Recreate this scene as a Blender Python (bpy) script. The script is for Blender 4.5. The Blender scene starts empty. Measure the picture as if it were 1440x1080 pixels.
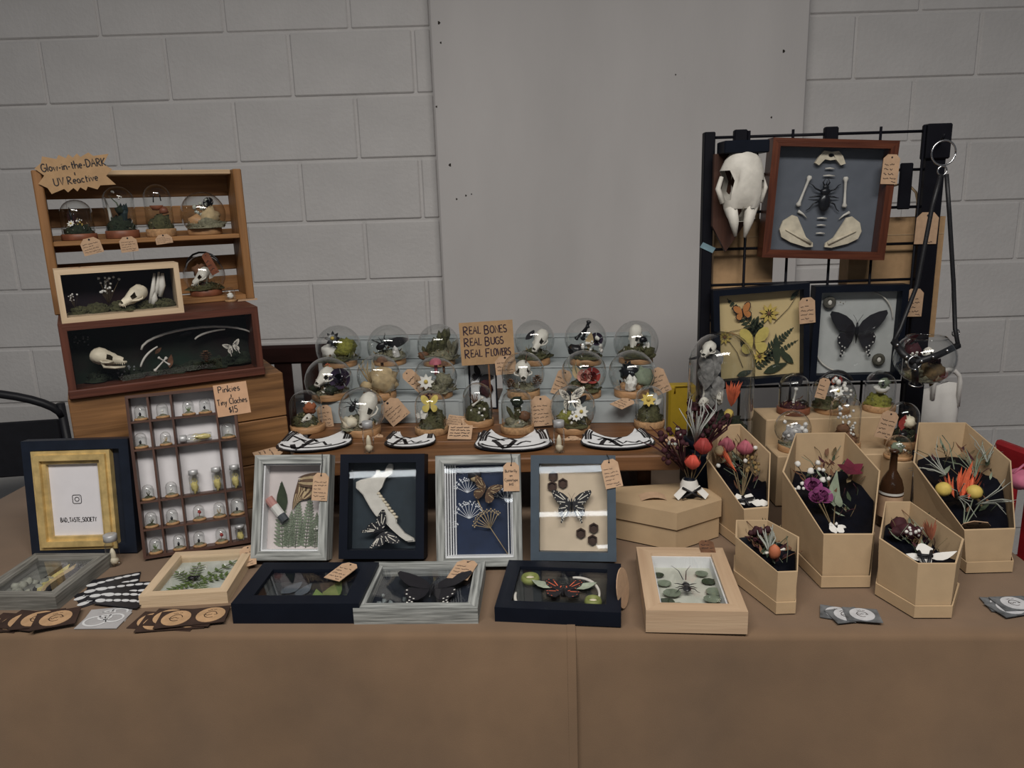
import bpy, math, random
from mathutils import Vector, Matrix, noise
random.seed(7)
SC = bpy.context.scene
COL = SC.collection
PI = math.pi
def rad(a): return math.radians(a)

# ------------------------------------------------------------ camera
FPX, PITCH, ROLL = 1081.0, rad(13.3), rad(1.8)
CAM = Vector((0, 0, 1.39))
FWD = Vector((0, math.cos(PITCH), -math.sin(PITCH)))
_r0 = Vector((1, 0, 0)); _u0 = _r0.cross(FWD)
RGT = _r0 * math.cos(ROLL) - _u0 * math.sin(ROLL)
UPV = _r0 * math.sin(ROLL) + _u0 * math.cos(ROLL)
cam_d = bpy.data.cameras.new('camera'); cam = bpy.data.objects.new('camera', cam_d); COL.objects.link(cam)
cam_d.sensor_width = 36; cam_d.lens = FPX / 1440 * 36; cam_d.clip_start = .02
cam.matrix_world = Matrix(((RGT.x, UPV.x, -FWD.x, CAM.x), (RGT.y, UPV.y, -FWD.y, CAM.y), (RGT.z, UPV.z, -FWD.z, CAM.z), (0, 0, 0, 1)))
SC.camera = cam

# ------------------------------------------------------------ light and exposure
world = bpy.data.worlds.new('hall'); SC.world = world; world.use_nodes = True
world.node_tree.nodes['Background'].inputs[0].default_value = (.80, .88, 1, 1)
world.node_tree.nodes['Background'].inputs[1].default_value = .06
def lamp(name, kind, loc, target, power, col=(1, 1, 1), **kw):
    d = bpy.data.lights.new(name, kind); o = bpy.data.objects.new(name, d); COL.objects.link(o)
    o.location = loc; o.rotation_euler = (Vector(target) - Vector(loc)).to_track_quat('-Z', 'Y').to_euler()
    d.energy = power; d.color = col
    for k, v in kw.items(): setattr(d, k, v)
    return o
# the hall's ceiling fixtures on the photographer's side: the strips show as bands in the framed glass
lamp('hall_ceiling_panel_offscreen', 'AREA', (0, -.35, 3.0), (0, -.35, 0), 95, (1, .96, .91), shape='RECTANGLE', size=2.4, size_y=.6)
for k in range(3): lamp('hall_strip_light_offscreen', 'AREA', (-1.2 + .9 * k, -3.6 - 1.3 * k, 2.75), (-1.2 + .9 * k, -3.6 - 1.3 * k, 0), 9, (.92, .97, 1), shape='RECTANGLE', size=2.4, size_y=.16)
SC.view_settings.view_transform = 'Standard'; SC.view_settings.look = 'None'
SC.view_settings.gamma = 1; SC.view_settings.use_curve_mapping = False
SC.view_settings.exposure = 0.18
SC.cycles.transparent_max_bounces = 32

# ------------------------------------------------------------ places: a photo point taken to a real depth or height
def ray(px, py): return FWD + RGT * ((px - 720) / FPX) + UPV * ((540 - py) / FPX)
def at_y(px, py, Y):
    d = ray(px, py); return CAM + d * (Y / d.y)
def on_z(px, py, z):
    d = ray(px, py); return CAM + d * ((z - CAM.z) / d.z)
def proj(p):
    q = Vector(p) - CAM; d = q.dot(FWD); return 720 + FPX * q.dot(RGT) / d, 540 - FPX * q.dot(UPV) / d
def pxm(p): return FPX / (Vector(p) - CAM).dot(FWD)          # pixels per metre at a point
TZ = .74                                                      # table height
TYAW = rad(-3.3)

# ------------------------------------------------------------ mesh builder
class MB:
    def __init__(s): s.v = []; s.f = []; s.m = []; s.sm = []; s.M = Matrix(); s.mi = 0; s.smooth = False
    def at(s, M): s.M = M; return s
    def mat(s, i): s.mi = i; return s
    def add(s, vs, fs, sm=None):
        o = len(s.v); s.v += [s.M @ Vector(p) for p in vs]
        for f in fs: s.f.append([i + o for i in f]); s.m.append(s.mi); s.sm.append(s.smooth if sm is None else sm)
        return s
    def box(s, c, d):
        x, y, z = c; a, b, e = d[0] / 2, d[1] / 2, d[2] / 2
        return s.add([(x + i * a, y + j * b, z + k * e) for i in (-1, 1) for j in (-1, 1) for k in (-1, 1)],
                     [(0, 1, 3, 2), (4, 6, 7, 5), (0, 4, 5, 1), (2, 3, 7, 6), (0, 2, 6, 4), (1, 5, 7, 3)], False)
    def box2(s, lo, hi): return s.box([(a + b) / 2 for a, b in zip(lo, hi)], [b - a for a, b in zip(lo, hi)])
    def rbox(s, c, d, b=.003):                                # box with chamfered edges
        x, y, z = c; h = [q / 2 for q in d]; b = min(b, min(h) * .6); vs = []; idx = {}
        for i in (-1, 1):
            for j in (-1, 1):
                for k in (-1, 1):
                    for ax in range(3):
                        p = [i * (h[0] - b), j * (h[1] - b), k * (h[2] - b)]; p[ax] = (i, j, k)[ax] * h[ax]
                        idx[i, j, k, ax] = len(vs); vs.append((x + p[0], y + p[1], z + p[2]))
        fs = []
        def g(ax, sg, a, b_):
            q = [0, 0, 0]; q[ax] = sg; o = [t for t in range(3) if t != ax]; q[o[0]] = a; q[o[1]] = b_
            return tuple(q)
        for ax in range(3):
            for sg in (-1, 1):
                fs.append([idx[g(ax, sg, a, b_) + (ax,)] for a, b_ in ((-1, -1), (1, -1), (1, 1), (-1, 1))])
        for ax in range(3):
            o = [t for t in range(3) if t != ax]
            for a in (-1, 1):
                for b_ in (-1, 1):
                    def cn(sg):
                        q = [0, 0, 0]; q[ax] = sg; q[o[0]] = a; q[o[1]] = b_; return tuple(q)
                    fs.append([idx[cn(-1) + (o[0],)], idx[cn(1) + (o[0],)], idx[cn(1) + (o[1],)], idx[cn(-1) + (o[1],)]])
        for i in (-1, 1):
            for j in (-1, 1):
                for k in (-1, 1): fs.append([idx[i, j, k, t] for t in range(3)])
        return s.add(vs, fs, False)
    def lathe(s, prof, n=24, c=(0, 0, 0), sm=True, a0=0, a1=2 * PI):
        full = abs(a1 - a0 - 2 * PI) < 1e-6; m = n if full else n + 1; vs = []
        for r, z in prof:
            for i in range(m):
                a = a0 + (a1 - a0) * i / n; vs.append((c[0] + r * math.cos(a), c[1] + r * math.sin(a), c[2] + z))
        fs = []
        for k in range(len(prof) - 1):
            for i in range(n):
                j = (i + 1) % m
                fs.append((k * m + i, k * m + j, (k + 1) * m + j, (k + 1) * m + i))
        return s.add(vs, fs, sm)
    def disc(s, r, z, n=24, c=(0, 0), up=True):
        return s.add([(c[0] + r * math.cos(2 * PI * i / n), c[1] + r * math.sin(2 * PI * i / n), z) for i in range(n)], [list(range(n)) if up else list(range(n))[::-1]], False)
    def cyl(s, r, z0, z1, n=20, c=(0, 0), r1=None):
        r1 = r if r1 is None else r1
        s.lathe([(r, z0), (r1, z1)], n, (c[0], c[1], 0)); s.disc(r1, z1, n, c); return s.disc(r, z0, n, c, False)
    def tube(s, pts, r, n=6, cap=True, sm=True):
        pts = [Vector(p) for p in pts]; N = len(pts); rs = r if isinstance(r, (list, tuple)) else [r] * N; vs = []
        ref = None
        for i, p in enumerate(pts):
            t = (pts[min(i + 1, N - 1)] - pts[max(i - 1, 0)]); t = t.normalized() if t.length > 1e-9 else Vector((0, 0, 1))
            if ref is None: ref = Vector((0, 0, 1)) if abs(t.z) < .9 else Vector((1, 0, 0))
            a = (ref - t * ref.dot(t)); a = a.normalized() if a.length > 1e-6 else t.orthogonal().normalized(); ref = a; b = t.cross(a)
            for k in range(n):
                w = 2 * PI * k / n; vs.append(p + (a * math.cos(w) + b * math.sin(w)) * rs[i])
        fs = [(i * n + k, i * n + (k + 1) % n, (i + 1) * n + (k + 1) % n, (i + 1) * n + k) for i in range(N - 1) for k in range(n)]
        if cap: fs += [list(range(n))[::-1], [(N - 1) * n + k for k in range(n)]]
        return s.add(vs, fs, sm)
    def blob(s, c, r, n=10, m=7, amp=0, fr=8, seed=0, half=False, fn=None):
        if not isinstance(r, (tuple, list)): r = (r, r, r)
        vs = []; m0 = 0
        for j in range(m + 1):
            t = PI * j / m if not half else PI / 2 * j / m
            for i in range(n):
                a = 2 * PI * i / n; d = Vector((math.sin(t) * math.cos(a), math.sin(t) * math.sin(a), math.cos(t)))
                k = 1 + (amp * noise.noise(d * fr * .35 + Vector((seed * 7.3, seed * 3.1, 0))) if amp else 0)
                p = Vector((c[0] + d.x * r[0] * k, c[1] + d.y * r[1] * k, c[2] + d.z * r[2] * k))
                if fn: p = fn(p, d)
                vs.append(p)
        fs = [(j * n + i, (j + 1) * n + i, (j + 1) * n + (i + 1) % n, j * n + (i + 1) % n) for j in range(m) for i in range(n)]
        return s.add(vs, fs, True)
    def prism(s, poly, y0, y1):                               # poly in (x, z); y0 is the front
        n = len(poly); vs = [(x, y0, z) for x, z in poly] + [(x, y1, z) for x, z in poly]
        area = sum(poly[i][0] * poly[(i + 1) % n][1] - poly[(i + 1) % n][0] * poly[i][1] for i in range(n))
        fr = list(range(n)); bk = [n + i for i in range(n)][::-1]; sd = [(i, i + n, (i + 1) % n + n, (i + 1) % n) for i in range(n)]
        if area < 0: fr = fr[::-1]; bk = bk[::-1]; sd = [f[::-1] for f in sd]
        return s.add(vs, [fr, bk] + sd, False)
    def slab(s, poly, z0, z1):                                # poly in (x, y), extruded along z
        n = len(poly); vs = [(x, y, z0) for x, y in poly] + [(x, y, z1) for x, y in poly]
        area = sum(poly[i][0] * poly[(i + 1) % n][1] - poly[(i + 1) % n][0] * poly[i][1] for i in range(n))
        tp = [n + i for i in range(n)]; bt = list(range(n))[::-1]; sd = [(i, (i + 1) % n, (i + 1) % n + n, i + n) for i in range(n)]
        if area < 0: tp = tp[::-1]; bt = bt[::-1]; sd = [f[::-1] for f in sd]
        return s.add(vs, [tp, bt] + sd, False)
    def stroke(s, pts, w, y=0):                               # flat ribbon in the (x, z) plane at y
        N = len(pts); vs = []
        for i in range(N):
            a = pts[max(i - 1, 0)]; b = pts[min(i + 1, N - 1)]; dx, dz = b[0] - a[0], b[1] - a[1]; l = math.hypot(dx, dz) or 1
            nx, nz = -dz / l * w / 2, dx / l * w / 2
            vs += [(pts[i][0] + nx, y, pts[i][1] + nz), (pts[i][0] - nx, y, pts[i][1] - nz)]
        return s.add(vs, [(2 * i, 2 * i + 1, 2 * i + 3, 2 * i + 2) for i in range(N - 1)], False)
    def leaf(s, base, tip, w, nrm=(0, -1, 0), bend=0, n=4):
        b = Vector(base); t = Vector(tip); ax = t - b; sd = ax.cross(Vector(nrm)); sd = sd.normalized() if sd.length > 1e-8 else ax.orthogonal().normalized()
        nn = sd.cross(ax).normalized(); vs = []
        for i in range(n + 1):
            k = i / n; h = w / 2 * math.sin(PI * (k ** .8)) if 0 < i < n else w * .02; o = nn * (-bend * ax.length * math.sin(PI * k))
            vs += [b + ax * k + sd * h + o, b + ax * k - sd * h + o]
        return s.add(vs, [(2 * i, 2 * i + 1, 2 * i + 3, 2 * i + 2) for i in range(n)], True)
    def loft(s, secs, n=16, fn=None, drop=None):                         # secs: (centre, rx, rz) rings across local Y
        vs = []
        for j, (c, rx, rz) in enumerate(secs):
            for i in range(n):
                a = 2 * PI * i / n; p = Vector((c[0] + rx * math.cos(a), c[1], c[2] + rz * math.sin(a)))
                vs.append(fn(p, j, a) if fn else p)
        fs = [(j * n + i, j * n + (i + 1) % n, (j + 1) * n + (i + 1) % n, (j + 1) * n + i) for j in range(len(secs) - 1) for i in range(n) if not (drop and drop(j, 2 * PI * (i + .5) / n))]
        fs += [list(range(n))[::-1], [(len(secs) - 1) * n + i for i in range(n)]]
        return s.add(vs, fs, True)
    def build(s, name, mats, parent=None, kind=None, label=None):
        me = bpy.data.meshes.new(name); me.from_pydata([tuple(p) for p in s.v], [], s.f)
        for m in (mats if isinstance(mats, (list, tuple)) else [mats]): me.materials.append(m)
        me.polygons.foreach_set('material_index', s.m); me.polygons.foreach_set('use_smooth', s.sm); me.update()
        o = bpy.data.objects.new(name, me); COL.objects.link(o)
        if parent: o.parent = parent
        if kind: o['kind'] = kind
        if label: o['label'] = label
        return o
def rx(a): return Matrix.Rotation(rad(a), 4, 'X')
def ry(a): return Matrix.Rotation(rad(a), 4, 'Y')
def rz(a): return Matrix.Rotation(rad(a), 4, 'Z')
def tr(x, y, z): return Matrix.Translation((x, y, z))
def sc(k): return Matrix.Scale(k, 4)

def thing(name, label, cat, loc=(0, 0, 0), yaw=0, lean=0, group=None, roll=0):
    o = bpy.data.objects.new(name, None); COL.objects.link(o); o.empty_display_size = .02
    o.matrix_world = Matrix.Translation(loc) @ Matrix.Rotation(yaw, 4, 'Z') @ Matrix.Rotation(-lean, 4, 'X') @ Matrix.Rotation(roll, 4, 'Y')
    return tag(o, label, cat, group)
def tag(o, label, cat, group=None):
    o['label'] = label; o['category'] = cat
    if group: o['group'] = group
    return o
def struct(o): o['kind'] = 'structure'; return o

# ------------------------------------------------------------ materials
_mats = {}
def lin(c): return tuple(((v / 255) / 12.92 if v / 255 < .04045 else ((v / 255 + .055) / 1.055) ** 2.4) for v in c)
def mat(name, col, rough=.6, var=.12, scale=40, bump=0, bscale=120, metal=0, spec=.4, stretch=(1, 1, 1), col2=None, detail=4, sheen=0):
    if name in _mats: return _mats[name]
    m = bpy.data.materials.new(name); m.use_nodes = True; nt = m.node_tree; N = nt.nodes; L = nt.links; b = N['Principled BSDF']
    b.inputs['Roughness'].default_value = rough; b.inputs['Metallic'].default_value = metal; b.inputs['Specular IOR Level'].default_value = spec
    if sheen: b.inputs['Sheen Weight'].default_value = sheen
    tc = N.new('ShaderNodeTexCoord'); mp = N.new('ShaderNodeMapping'); mp.inputs['Scale'].default_value = stretch; L.new(tc.outputs['Object'], mp.inputs[0])
    nz = N.new('ShaderNodeTexNoise'); nz.inputs['Scale'].default_value = scale; nz.inputs['Detail'].default_value = detail; L.new(mp.outputs[0], nz.inputs[0])
    cr = N.new('ShaderNodeValToRGB'); cr.color_ramp.elements[0].position = .32; cr.color_ramp.elements[1].position = .68
    c2 = col2 or tuple(min(1, c * (1 + var)) for c in col); c1 = col if col2 else tuple(c * (1 - var) for c in col)
    cr.color_ramp.elements[0].color = (*c1, 1); cr.color_ramp.elements[1].color = (*c2, 1)
    L.new(nz.outputs[0], cr.inputs[0]); L.new(cr.outputs[0], b.inputs['Base Color'])
    if bump:
        n2 = N.new('ShaderNodeTexNoise'); n2.inputs['Scale'].default_value = bscale; n2.inputs['Detail'].default_value = 5; L.new(mp.outputs[0], n2.inputs[0])
        bp = N.new('ShaderNodeBump'); bp.inputs['Strength'].default_value = bump; bp.inputs['Distance'].default_value = .004
        L.new(n2.outputs[0], bp.inputs['Height']); L.new(bp.outputs[0], b.inputs['Normal'])
    _mats[name] = m; return m
def wood(name, c1, c2, axis='x', rough=.5, scale=14, bump=.15):
    g = .09; st = {'x': (g, 1.6, 1.6), 'y': (1.6, g, 1.6), 'z': (1.6, 1.6, g)}[axis]
    return mat(name + '_' + axis, c1, rough, col2=c2, scale=scale * 3, stretch=st, bump=bump, bscale=scale * 9, detail=8)
def glass(name='clear_glass', tint=(1, 1, 1), k=1.0, rough=.02, pw=5.0, edge=0):
    if name in _mats: return _mats[name]
    m = bpy.data.materials.new(name); m.use_nodes = True; nt = m.node_tree; N = nt.nodes; L = nt.links
    for n in list(N): N.remove(n)
    out = N.new('ShaderNodeOutputMaterial'); mx = N.new('ShaderNodeMixShader'); t = N.new('ShaderNodeBsdfTransparent'); g = N.new('ShaderNodeBsdfGlossy')
    t.inputs[0].default_value = (*tint, 1); g.inputs['Roughness'].default_value = rough; g.inputs[0].default_value = (1, 1, 1, 1)
    geo = N.new('ShaderNodeNewGeometry'); dt = N.new('ShaderNodeVectorMath'); dt.operation = 'DOT_PRODUCT'; L.new(geo.outputs['Normal'], dt.inputs[0]); L.new(geo.outputs['Incoming'], dt.inputs[1])
    def mth(op, a, b_=None):
        n = N.new('ShaderNodeMath'); n.operation = op; n.use_clamp = op == 'MULTIPLY_ADD'
        for q, v in enumerate([a] + ([] if b_ is None else (list(b_) if isinstance(b_, tuple) else [b_]))):
            if isinstance(v, (int, float)): n.inputs[q].default_value = v
            else: L.new(v, n.inputs[q])
        return n.outputs[0]
    c1 = mth('SUBTRACT', 1.0, mth('ABSOLUTE', dt.outputs['Value'])); fac = mth('MULTIPLY_ADD', mth('POWER', c1, pw), (.96 * k, .04 * k))     # Schlick's reflectance, the same from both sides
    if edge:                                                  # longer path through the wall of the glass near its rim
        mc = N.new('ShaderNodeMix'); mc.data_type = 'RGBA'; L.new(mth('POWER', c1, 3.0), mc.inputs['Factor']); mc.inputs['A'].default_value = (*tint, 1); mc.inputs['B'].default_value = (*[q * edge for q in tint], 1); L.new(mc.outputs['Result'], t.inputs[0])
    L.new(fac, mx.inputs[0]); L.new(t.outputs[0], mx.inputs[1]); L.new(g.outputs[0], mx.inputs[2]); L.new(mx.outputs[0], out.inputs[0])
    _mats[name] = m; return m
G_DOME = glass('dome_glass', (.975, .985, .98), 1.0, .03, 2.6, .50)
G_PANE = glass('pane_glass', (.97, .975, .98), .8)
WALLP = mat('wall_paint', (.585, .565, .55), .75, .05, 6, .42, 70)
PILP = mat('pillar_paint', (.56, .535, .52), .72, .07, 3, .12, 90, stretch=(1, 1, .35))
FLOOR = mat('concrete_floor', (.18, .17, .16), .7, .15, 6)
CLOTH = mat('brown_tablecloth', (.150, .091, .050), .85, .07, 14, .10, 700, sheen=.25)
KRAFT = mat('kraft_paper', (.36, .225, .115), .8, .08, 60, .05, 200)
KRAFT_B = mat('kraft_board', (.43, .305, .18), .72, .05, 30, .04, 240)
CARD = mat('tag_card', (.45, .295, .185), .8, .08, 90)
INK = mat('black_ink', (.012, .010, .012), .6, .02)
STRING = mat('black_string', (.012, .012, .013), .8, .1)
WHITE = mat('white_card', (.72, .72, .72), .7, .03)
BLACK = mat('black_lacquer', (.006, .008, .014), .45, .1, 20, spec=.10)
BLKFAB = mat('black_satin', (.003, .0035, .007), .6, .3, 30, .3, 40, spec=.12)
BLKMET = mat('black_metal', (.006, .006, .009), .5, .1, spec=.12)
STEEL = mat('steel', (.55, .55, .56), .25, .1, 20, metal=1)
ALU = mat('bottle_cap_metal', (.46, .46, .46), .4, .1, 20, metal=.35)
BONE = mat('bone', (.60, .53, .40), .6, .14, 60, .15, 150)
BONEW = mat('white_bone', (.58, .55, .49), .6, .08, 60, .12, 150)
MOSS = mat('moss_green', (.058, .056, .024), .95, .4, 160, .6, 300)
MOSSY = mat('moss_yellow', (.17, .165, .03), .95, .35, 160, .6, 300)
MOSSG = mat('moss_grey', (.16, .15, .10), .95, .35, 160, .6, 300)
MOSSD = mat('moss_dark', (.014, .020, .010), .95, .4, 120, .6, 300)
CORK = mat('cork_base', (.33, .19, .09), .8, .25, 180, .2, 300)
OAK = mat('oak_base', (.36, .20, .095), .55, .2, 60, stretch=(1, 1, 4))
REDW = mat('red_petal', (.28, .035, .03), .7, .25, 60)
PINK = mat('pink_petal', (.38, .10, .13), .7, .25, 60)
MAG = mat('magenta_petal', (.21, .045, .14), .7, .35, 60)
ORANGE = mat('orange_petal', (.60, .125, .055), .7, .2, 60)
YELL = mat('yellow_petal', (.52, .38, .09), .7, .15, 60)
MAROON = mat('maroon_foliage', (.038, .006, .010), .8, .3, 60)
BUFF = mat('buff_dried', (.40, .30, .17), .85, .25, 60)
LEAFG = mat('leaf_green', (.11, .16, .045), .7, .25, 50)
SAGE = mat('sage_leaf', (.17, .20, .14), .8, .2, 50)
FERN = mat('fern_dark', (.028, .040, .018), .8, .25, 50)
STEM = mat('dry_stem', (.14, .10, .05), .85, .25, 50)
WISP = mat('wispy_grey', (.30, .31, .27), .85, .15, 50)
BUG = mat('black_chitin', (.008, .008, .010), .28, .2, 60)
WHITEF = mat('white_flower', (.62, .60, .56), .8, .05)
BROWN = mat('brown_fungus', (.13, .06, .03), .8, .3, 90)
CRYST = mat('pale_crystal', (.62, .60, .58), .25, .1, 40)
PURP = mat('purple_flower', (.028, .016, .040), .8, .3, 50)
LEATH = mat('black_leather', (.010, .010, .012), .5, .15, 80, .1, 300)
# ------------------------------------------------------------ handwriting strokes
def arc(cx, cy, rx_, ry_, a0, a1, n=9): return [(cx + rx_ * math.cos(rad(a0 + (a1 - a0) * i / n)), cy + ry_ * math.sin(rad(a0 + (a1 - a0) * i / n))) for i in range(n + 1)]
GL = {
 'A': (.62, [[(0, 0), (.3, 1), (.62, 0)], [(.12, .38), (.5, .38)]]), 'B': (.5, [[(0, 0), (0, 1)], [(0, 1)] + arc(.16, .76, .26, .24, 90, -90, 6) + [(0, .52)] + arc(.18, .26, .3, .26, 90, -90, 6) + [(0, 0)]]),
 'C': (.58, [arc(.34, .5, .34, .5, 50, 310)]), 'D': (.56, [[(0, 0), (0, 1)] + arc(.1, .5, .46, .5, 90, -90) + [(0, 0)]]), 'E': (.46, [[(.44, 1), (0, 1), (0, 0), (.46, 0)], [(0, .52), (.38, .52)]]),
 'F': (.44, [[(.44, 1), (0, 1), (0, 0)], [(0, .52), (.36, .52)]]), 'G': (.62, [arc(.34, .5, .34, .5, 50, 330) + [(.64, .45), (.36, .45)]]), 'I': (.1, [[(.05, 1), (.05, 0)]]),
 'K': (.52, [[(0, 1), (0, 0)], [(.5, 1), (.02, .45), (.52, 0)]]), 'L': (.42, [[(0, 1), (0, 0), (.42, .02)]]), 'N': (.56, [[(0, 0), (0, 1), (.56, 0), (.56, 1)]]), 'O': (.64, [arc(.32, .5, .32, .5, 90, 450, 14)]),
 'P': (.48, [[(0, 0), (0, 1)] + arc(.16, .74, .32, .26, 90, -90, 6) + [(0, .48)]]), 'R': (.52, [[(0, 0), (0, 1)] + arc(.16, .75, .3, .25, 90, -90, 6) + [(.04, .5), (.52, 0)]]),
 'S': (.5, [arc(.25, .75, .23, .25, 40, 250, 7) + arc(.25, .25, .25, .27, 80, -150, 7)]), 'T': (.56, [[(0, 1), (.56, 1)], [(.28, 1), (.28, 0)]]), 'U': (.56, [[(0, 1), (0, .3)] + arc(.28, .28, .28, .28, 180, 360, 7) + [(.56, 1)]]),
 'V': (.56, [[(0, 1), (.28, 0), (.56, 1)]]), 'W': (.8, [[(0, 1), (.2, 0), (.4, .8), (.6, 0), (.8, 1)]]), 'Y': (.54, [[(0, 1), (.27, .5), (.54, 1)], [(.27, .5), (.27, 0)]]),
 'a': (.42, [arc(.2, .27, .2, .27, 60, 400, 9) + [(.4, .1), (.44, 0)]]), 'c': (.36, [arc(.2, .27, .2, .27, 45, 315, 7)]), 'e': (.4, [[(.02, .28), (.38, .3)] + arc(.2, .28, .19, .27, 10, 310, 8)]),
 'f': (.3, [arc(.24, .8, .12, .2, 60, 180, 4) + [(.12, 0)], [(0, .5), (.28, .5)]]), 'h': (.4, [[(0, 1), (0, 0)], [(0, .3)] + arc(.2, .33, .18, .2, 170, 0, 5) + [(.4, 0)]]), 'i': (.1, [[(.05, .52), (.05, 0)], [(.05, .76), (.06, .72)]]),
 'k': (.38, [[(0, 1), (0, 0)], [(.34, .55), (.02, .22), (.38, 0)]]), 'l': (.1, [[(.05, 1), (.05, 0)]]), 'n': (.4, [[(0, .54), (0, 0)], [(0, .3)] + arc(.2, .33, .18, .2, 170, 0, 5) + [(.4, 0)]]), 'o': (.42, [arc(.21, .27, .2, .27, 90, 450, 10)]),
 'p': (.42, [[(0, .54), (0, -.35)], arc(.2, .27, .2, .26, 180, -180, 9)]), 'r': (.3, [[(0, .54), (0, 0)], [(0, .3)] + arc(.18, .35, .16, .18, 160, 50, 4)]), 's': (.34, [arc(.17, .4, .15, .14, 40, 250, 6) + arc(.17, .13, .16, .15, 80, -150, 6)]),
 't': (.32, [[(.15, .85), (.15, .1), (.26, 0)], [(0, .56), (.32, .58)]]), 'u': (.4, [[(0, .54), (0, .2)] + arc(.18, .18, .18, .18, 180, 340, 5) + [(.38, .54), (.4, 0)]]), 'v': (.38, [[(0, .54), (.19, 0), (.38, .54)]]),
 'w': (.56, [[(0, .54), (.14, 0), (.28, .45), (.42, 0), (.56, .54)]]), 'y': (.4, [[(0, .54), (.2, .05)], [(.4, .54), (.06, -.4)]]), '1': (.14, [[(0, .85), (.1, 1), (.1, 0)]]), '5': (.44, [[(.42, 1), (.06, 1), (.04, .58)] + arc(.2, .3, .22, .3, 110, -140, 8)]),
 '4': (.46, [[(.3, 0), (.34, 1), (0, .32), (.46, .32)]]), '0': (.46, [arc(.23, .5, .22, .5, 90, 450, 12)]), '-': (.3, [[(.04, .3), (.28, .32)]]), '_': (.45, [[(0, -.05), (.45, -.05)]]),
 '&': (.34, [[(.30, .52), (.08, .46), (.22, .3), (.05, .14), (.3, .1)], [(.18, .66), (.18, -.04)]]), '$': (.36, [arc(.18, .65, .15, .17, 40, 250, 6) + arc(.18, .32, .16, .18, 80, -150, 6), [(.18, .95), (.18, .02)]]),
}
def text_w(t, h, gap=.16):
    return sum((.35 if ch == ' ' else GL[ch][0] + gap) * h for ch in t)
def write(mb, t, x, z, h, w, y=0, slope=0, gap=.16, jit=.03, center=True, sx=1.0):
    R = random.Random(hash(len(t)) + 3); x0 = x - (text_w(t, h, gap) * sx / 2 if center else 0); xs = x0
    for ch in t:
        if ch == ' ': xs += .35 * h * sx; continue
        gw, st = GL[ch]
        for pl in st:
            j = [R.uniform(-jit, jit) for _ in range(2)]
            mb.stroke([(xs + (a + j[0]) * h * sx, z + (b + j[1]) * h + slope * (xs - x + a * h)) for a, b in pl], w, y)
        xs += (gw + gap) * h * sx
def scribble(mb, x0, x1, z, h, w, y, seed):
    R = random.Random(seed); x = x0
    while x < x1 - h:
        L = R.uniform(1.6, 4) * h; pts = []
        e = min(x + L, x1); n = max(3, int((e - x) / (h * .33)))
        for i in range(n + 1): pts.append((x + (e - x) * i / n, z + R.uniform(-.5, .5) * h * (1 if i % 2 else -1) * .9 + h * .5))
        mb.stroke(pts, w, y); x = e + h * .7
def price_tag(parent, x, y, z, w, h, ang=0, lines=4, seed=1, text=None, string=None, tilt=0, card=None, yaw=0, clip=.24, hole=True):
    """kraft tag in the parent's x-z plane, (x, z) is the hole at its top, facing -y"""
    M = tr(x, y, z) @ rz(yaw) @ ry(ang) @ rx(-tilt)
    b = MB().at(M); c = w * clip; top = h * .10
    b.prism([(-w / 2, -h + top), (w / 2, -h + top), (w / 2, top - c), (w / 2 - c, top), (-w / 2 + c, top), (-w / 2, top - c)], -.0006, .0006)
    o = b.build('price_tag', card or CARD, parent)
    i = MB().at(M)
    if text:
        k = len(text); lh = (h - top * 2) / (k + 1.2)
        for q, t in enumerate(text): write(i, t, 0, -lh * (q + 1.6), lh * .62, lh * .10, -.0009, sx=min(1, w * .84 / max(1e-6, text_w(t, lh * .62))))
    else:
        lh = h * .72 / (lines + .6)
        for q in range(lines): scribble(i, -w * .4, w * (.38 if (q + seed) % 3 else .1), -h * .16 - lh * (q + .75), lh * .42, lh * .13, -.0009, seed * 11 + q)
        scribble(i, w * .12, w * .38, -h * .86, h * .06, h * .018, -.0009, seed * 17)
    if i.f: i.build('handwriting', INK, o)
    if hole:
        hb = MB().at(M @ rx(90)); hb.cyl(w * .055, .0002, .0011, 8); hb.build('eyelet', INK, o)
    if string:
        s = Vector(string); p = Vector((x, y - .001, z)); mid = (p + s) / 2 + Vector((w * .06, -.001, 0))
        MB().tube([p + Vector((0, 0, -.001)), mid, s], .0007, 5).build('string', STRING, o)
    return o

# ------------------------------------------------------------ little natural things (all local, facing -y)
FORE = [(.03, .10), (.18, .36), (.42, .56), (.70, .68), (.95, .73), (1.0, .62), (.90, .38), (.74, .16), (.60, .04), (.35, -.02), (.05, 0)]
HIND = [(.04, .02), (.35, -.02), (.58, -.04), (.67, -.2), (.64, -.42), (.52, -.56), (.51, -.74), (.55, -.86), (.49, -.92), (.43, -.80), (.41, -.62), (.26, -.58), (.13, -.36)]
HINDR = [(.04, .02), (.35, -.02), (.60, -.06), (.72, -.25), (.66, -.48), (.48, -.62), (.28, -.62), (.12, -.40)]
ROUNDF = [(.03, .08), (.10, .40), (.28, .66), (.52, .80), (.74, .78), (.82, .58), (.74, .28), (.56, .06), (.30, -.02), (.05, 0)]
WINGB = mat('wing_black', (.010, .009, .012), .6, .2, 60); WINGC = mat('wing_cream', (.62, .58, .50), .7, .1, 60); WINGO = mat('wing_orange', (.46, .18, .05), .7, .15, 60)
WINGY = mat('wing_yellow', (.55, .44, .12), .7, .12, 60); WINGBR = mat('wing_brown', (.10, .055, .03), .7, .3, 70); WINGW = mat('wing_pale', (.55, .54, .50), .7, .1)
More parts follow.
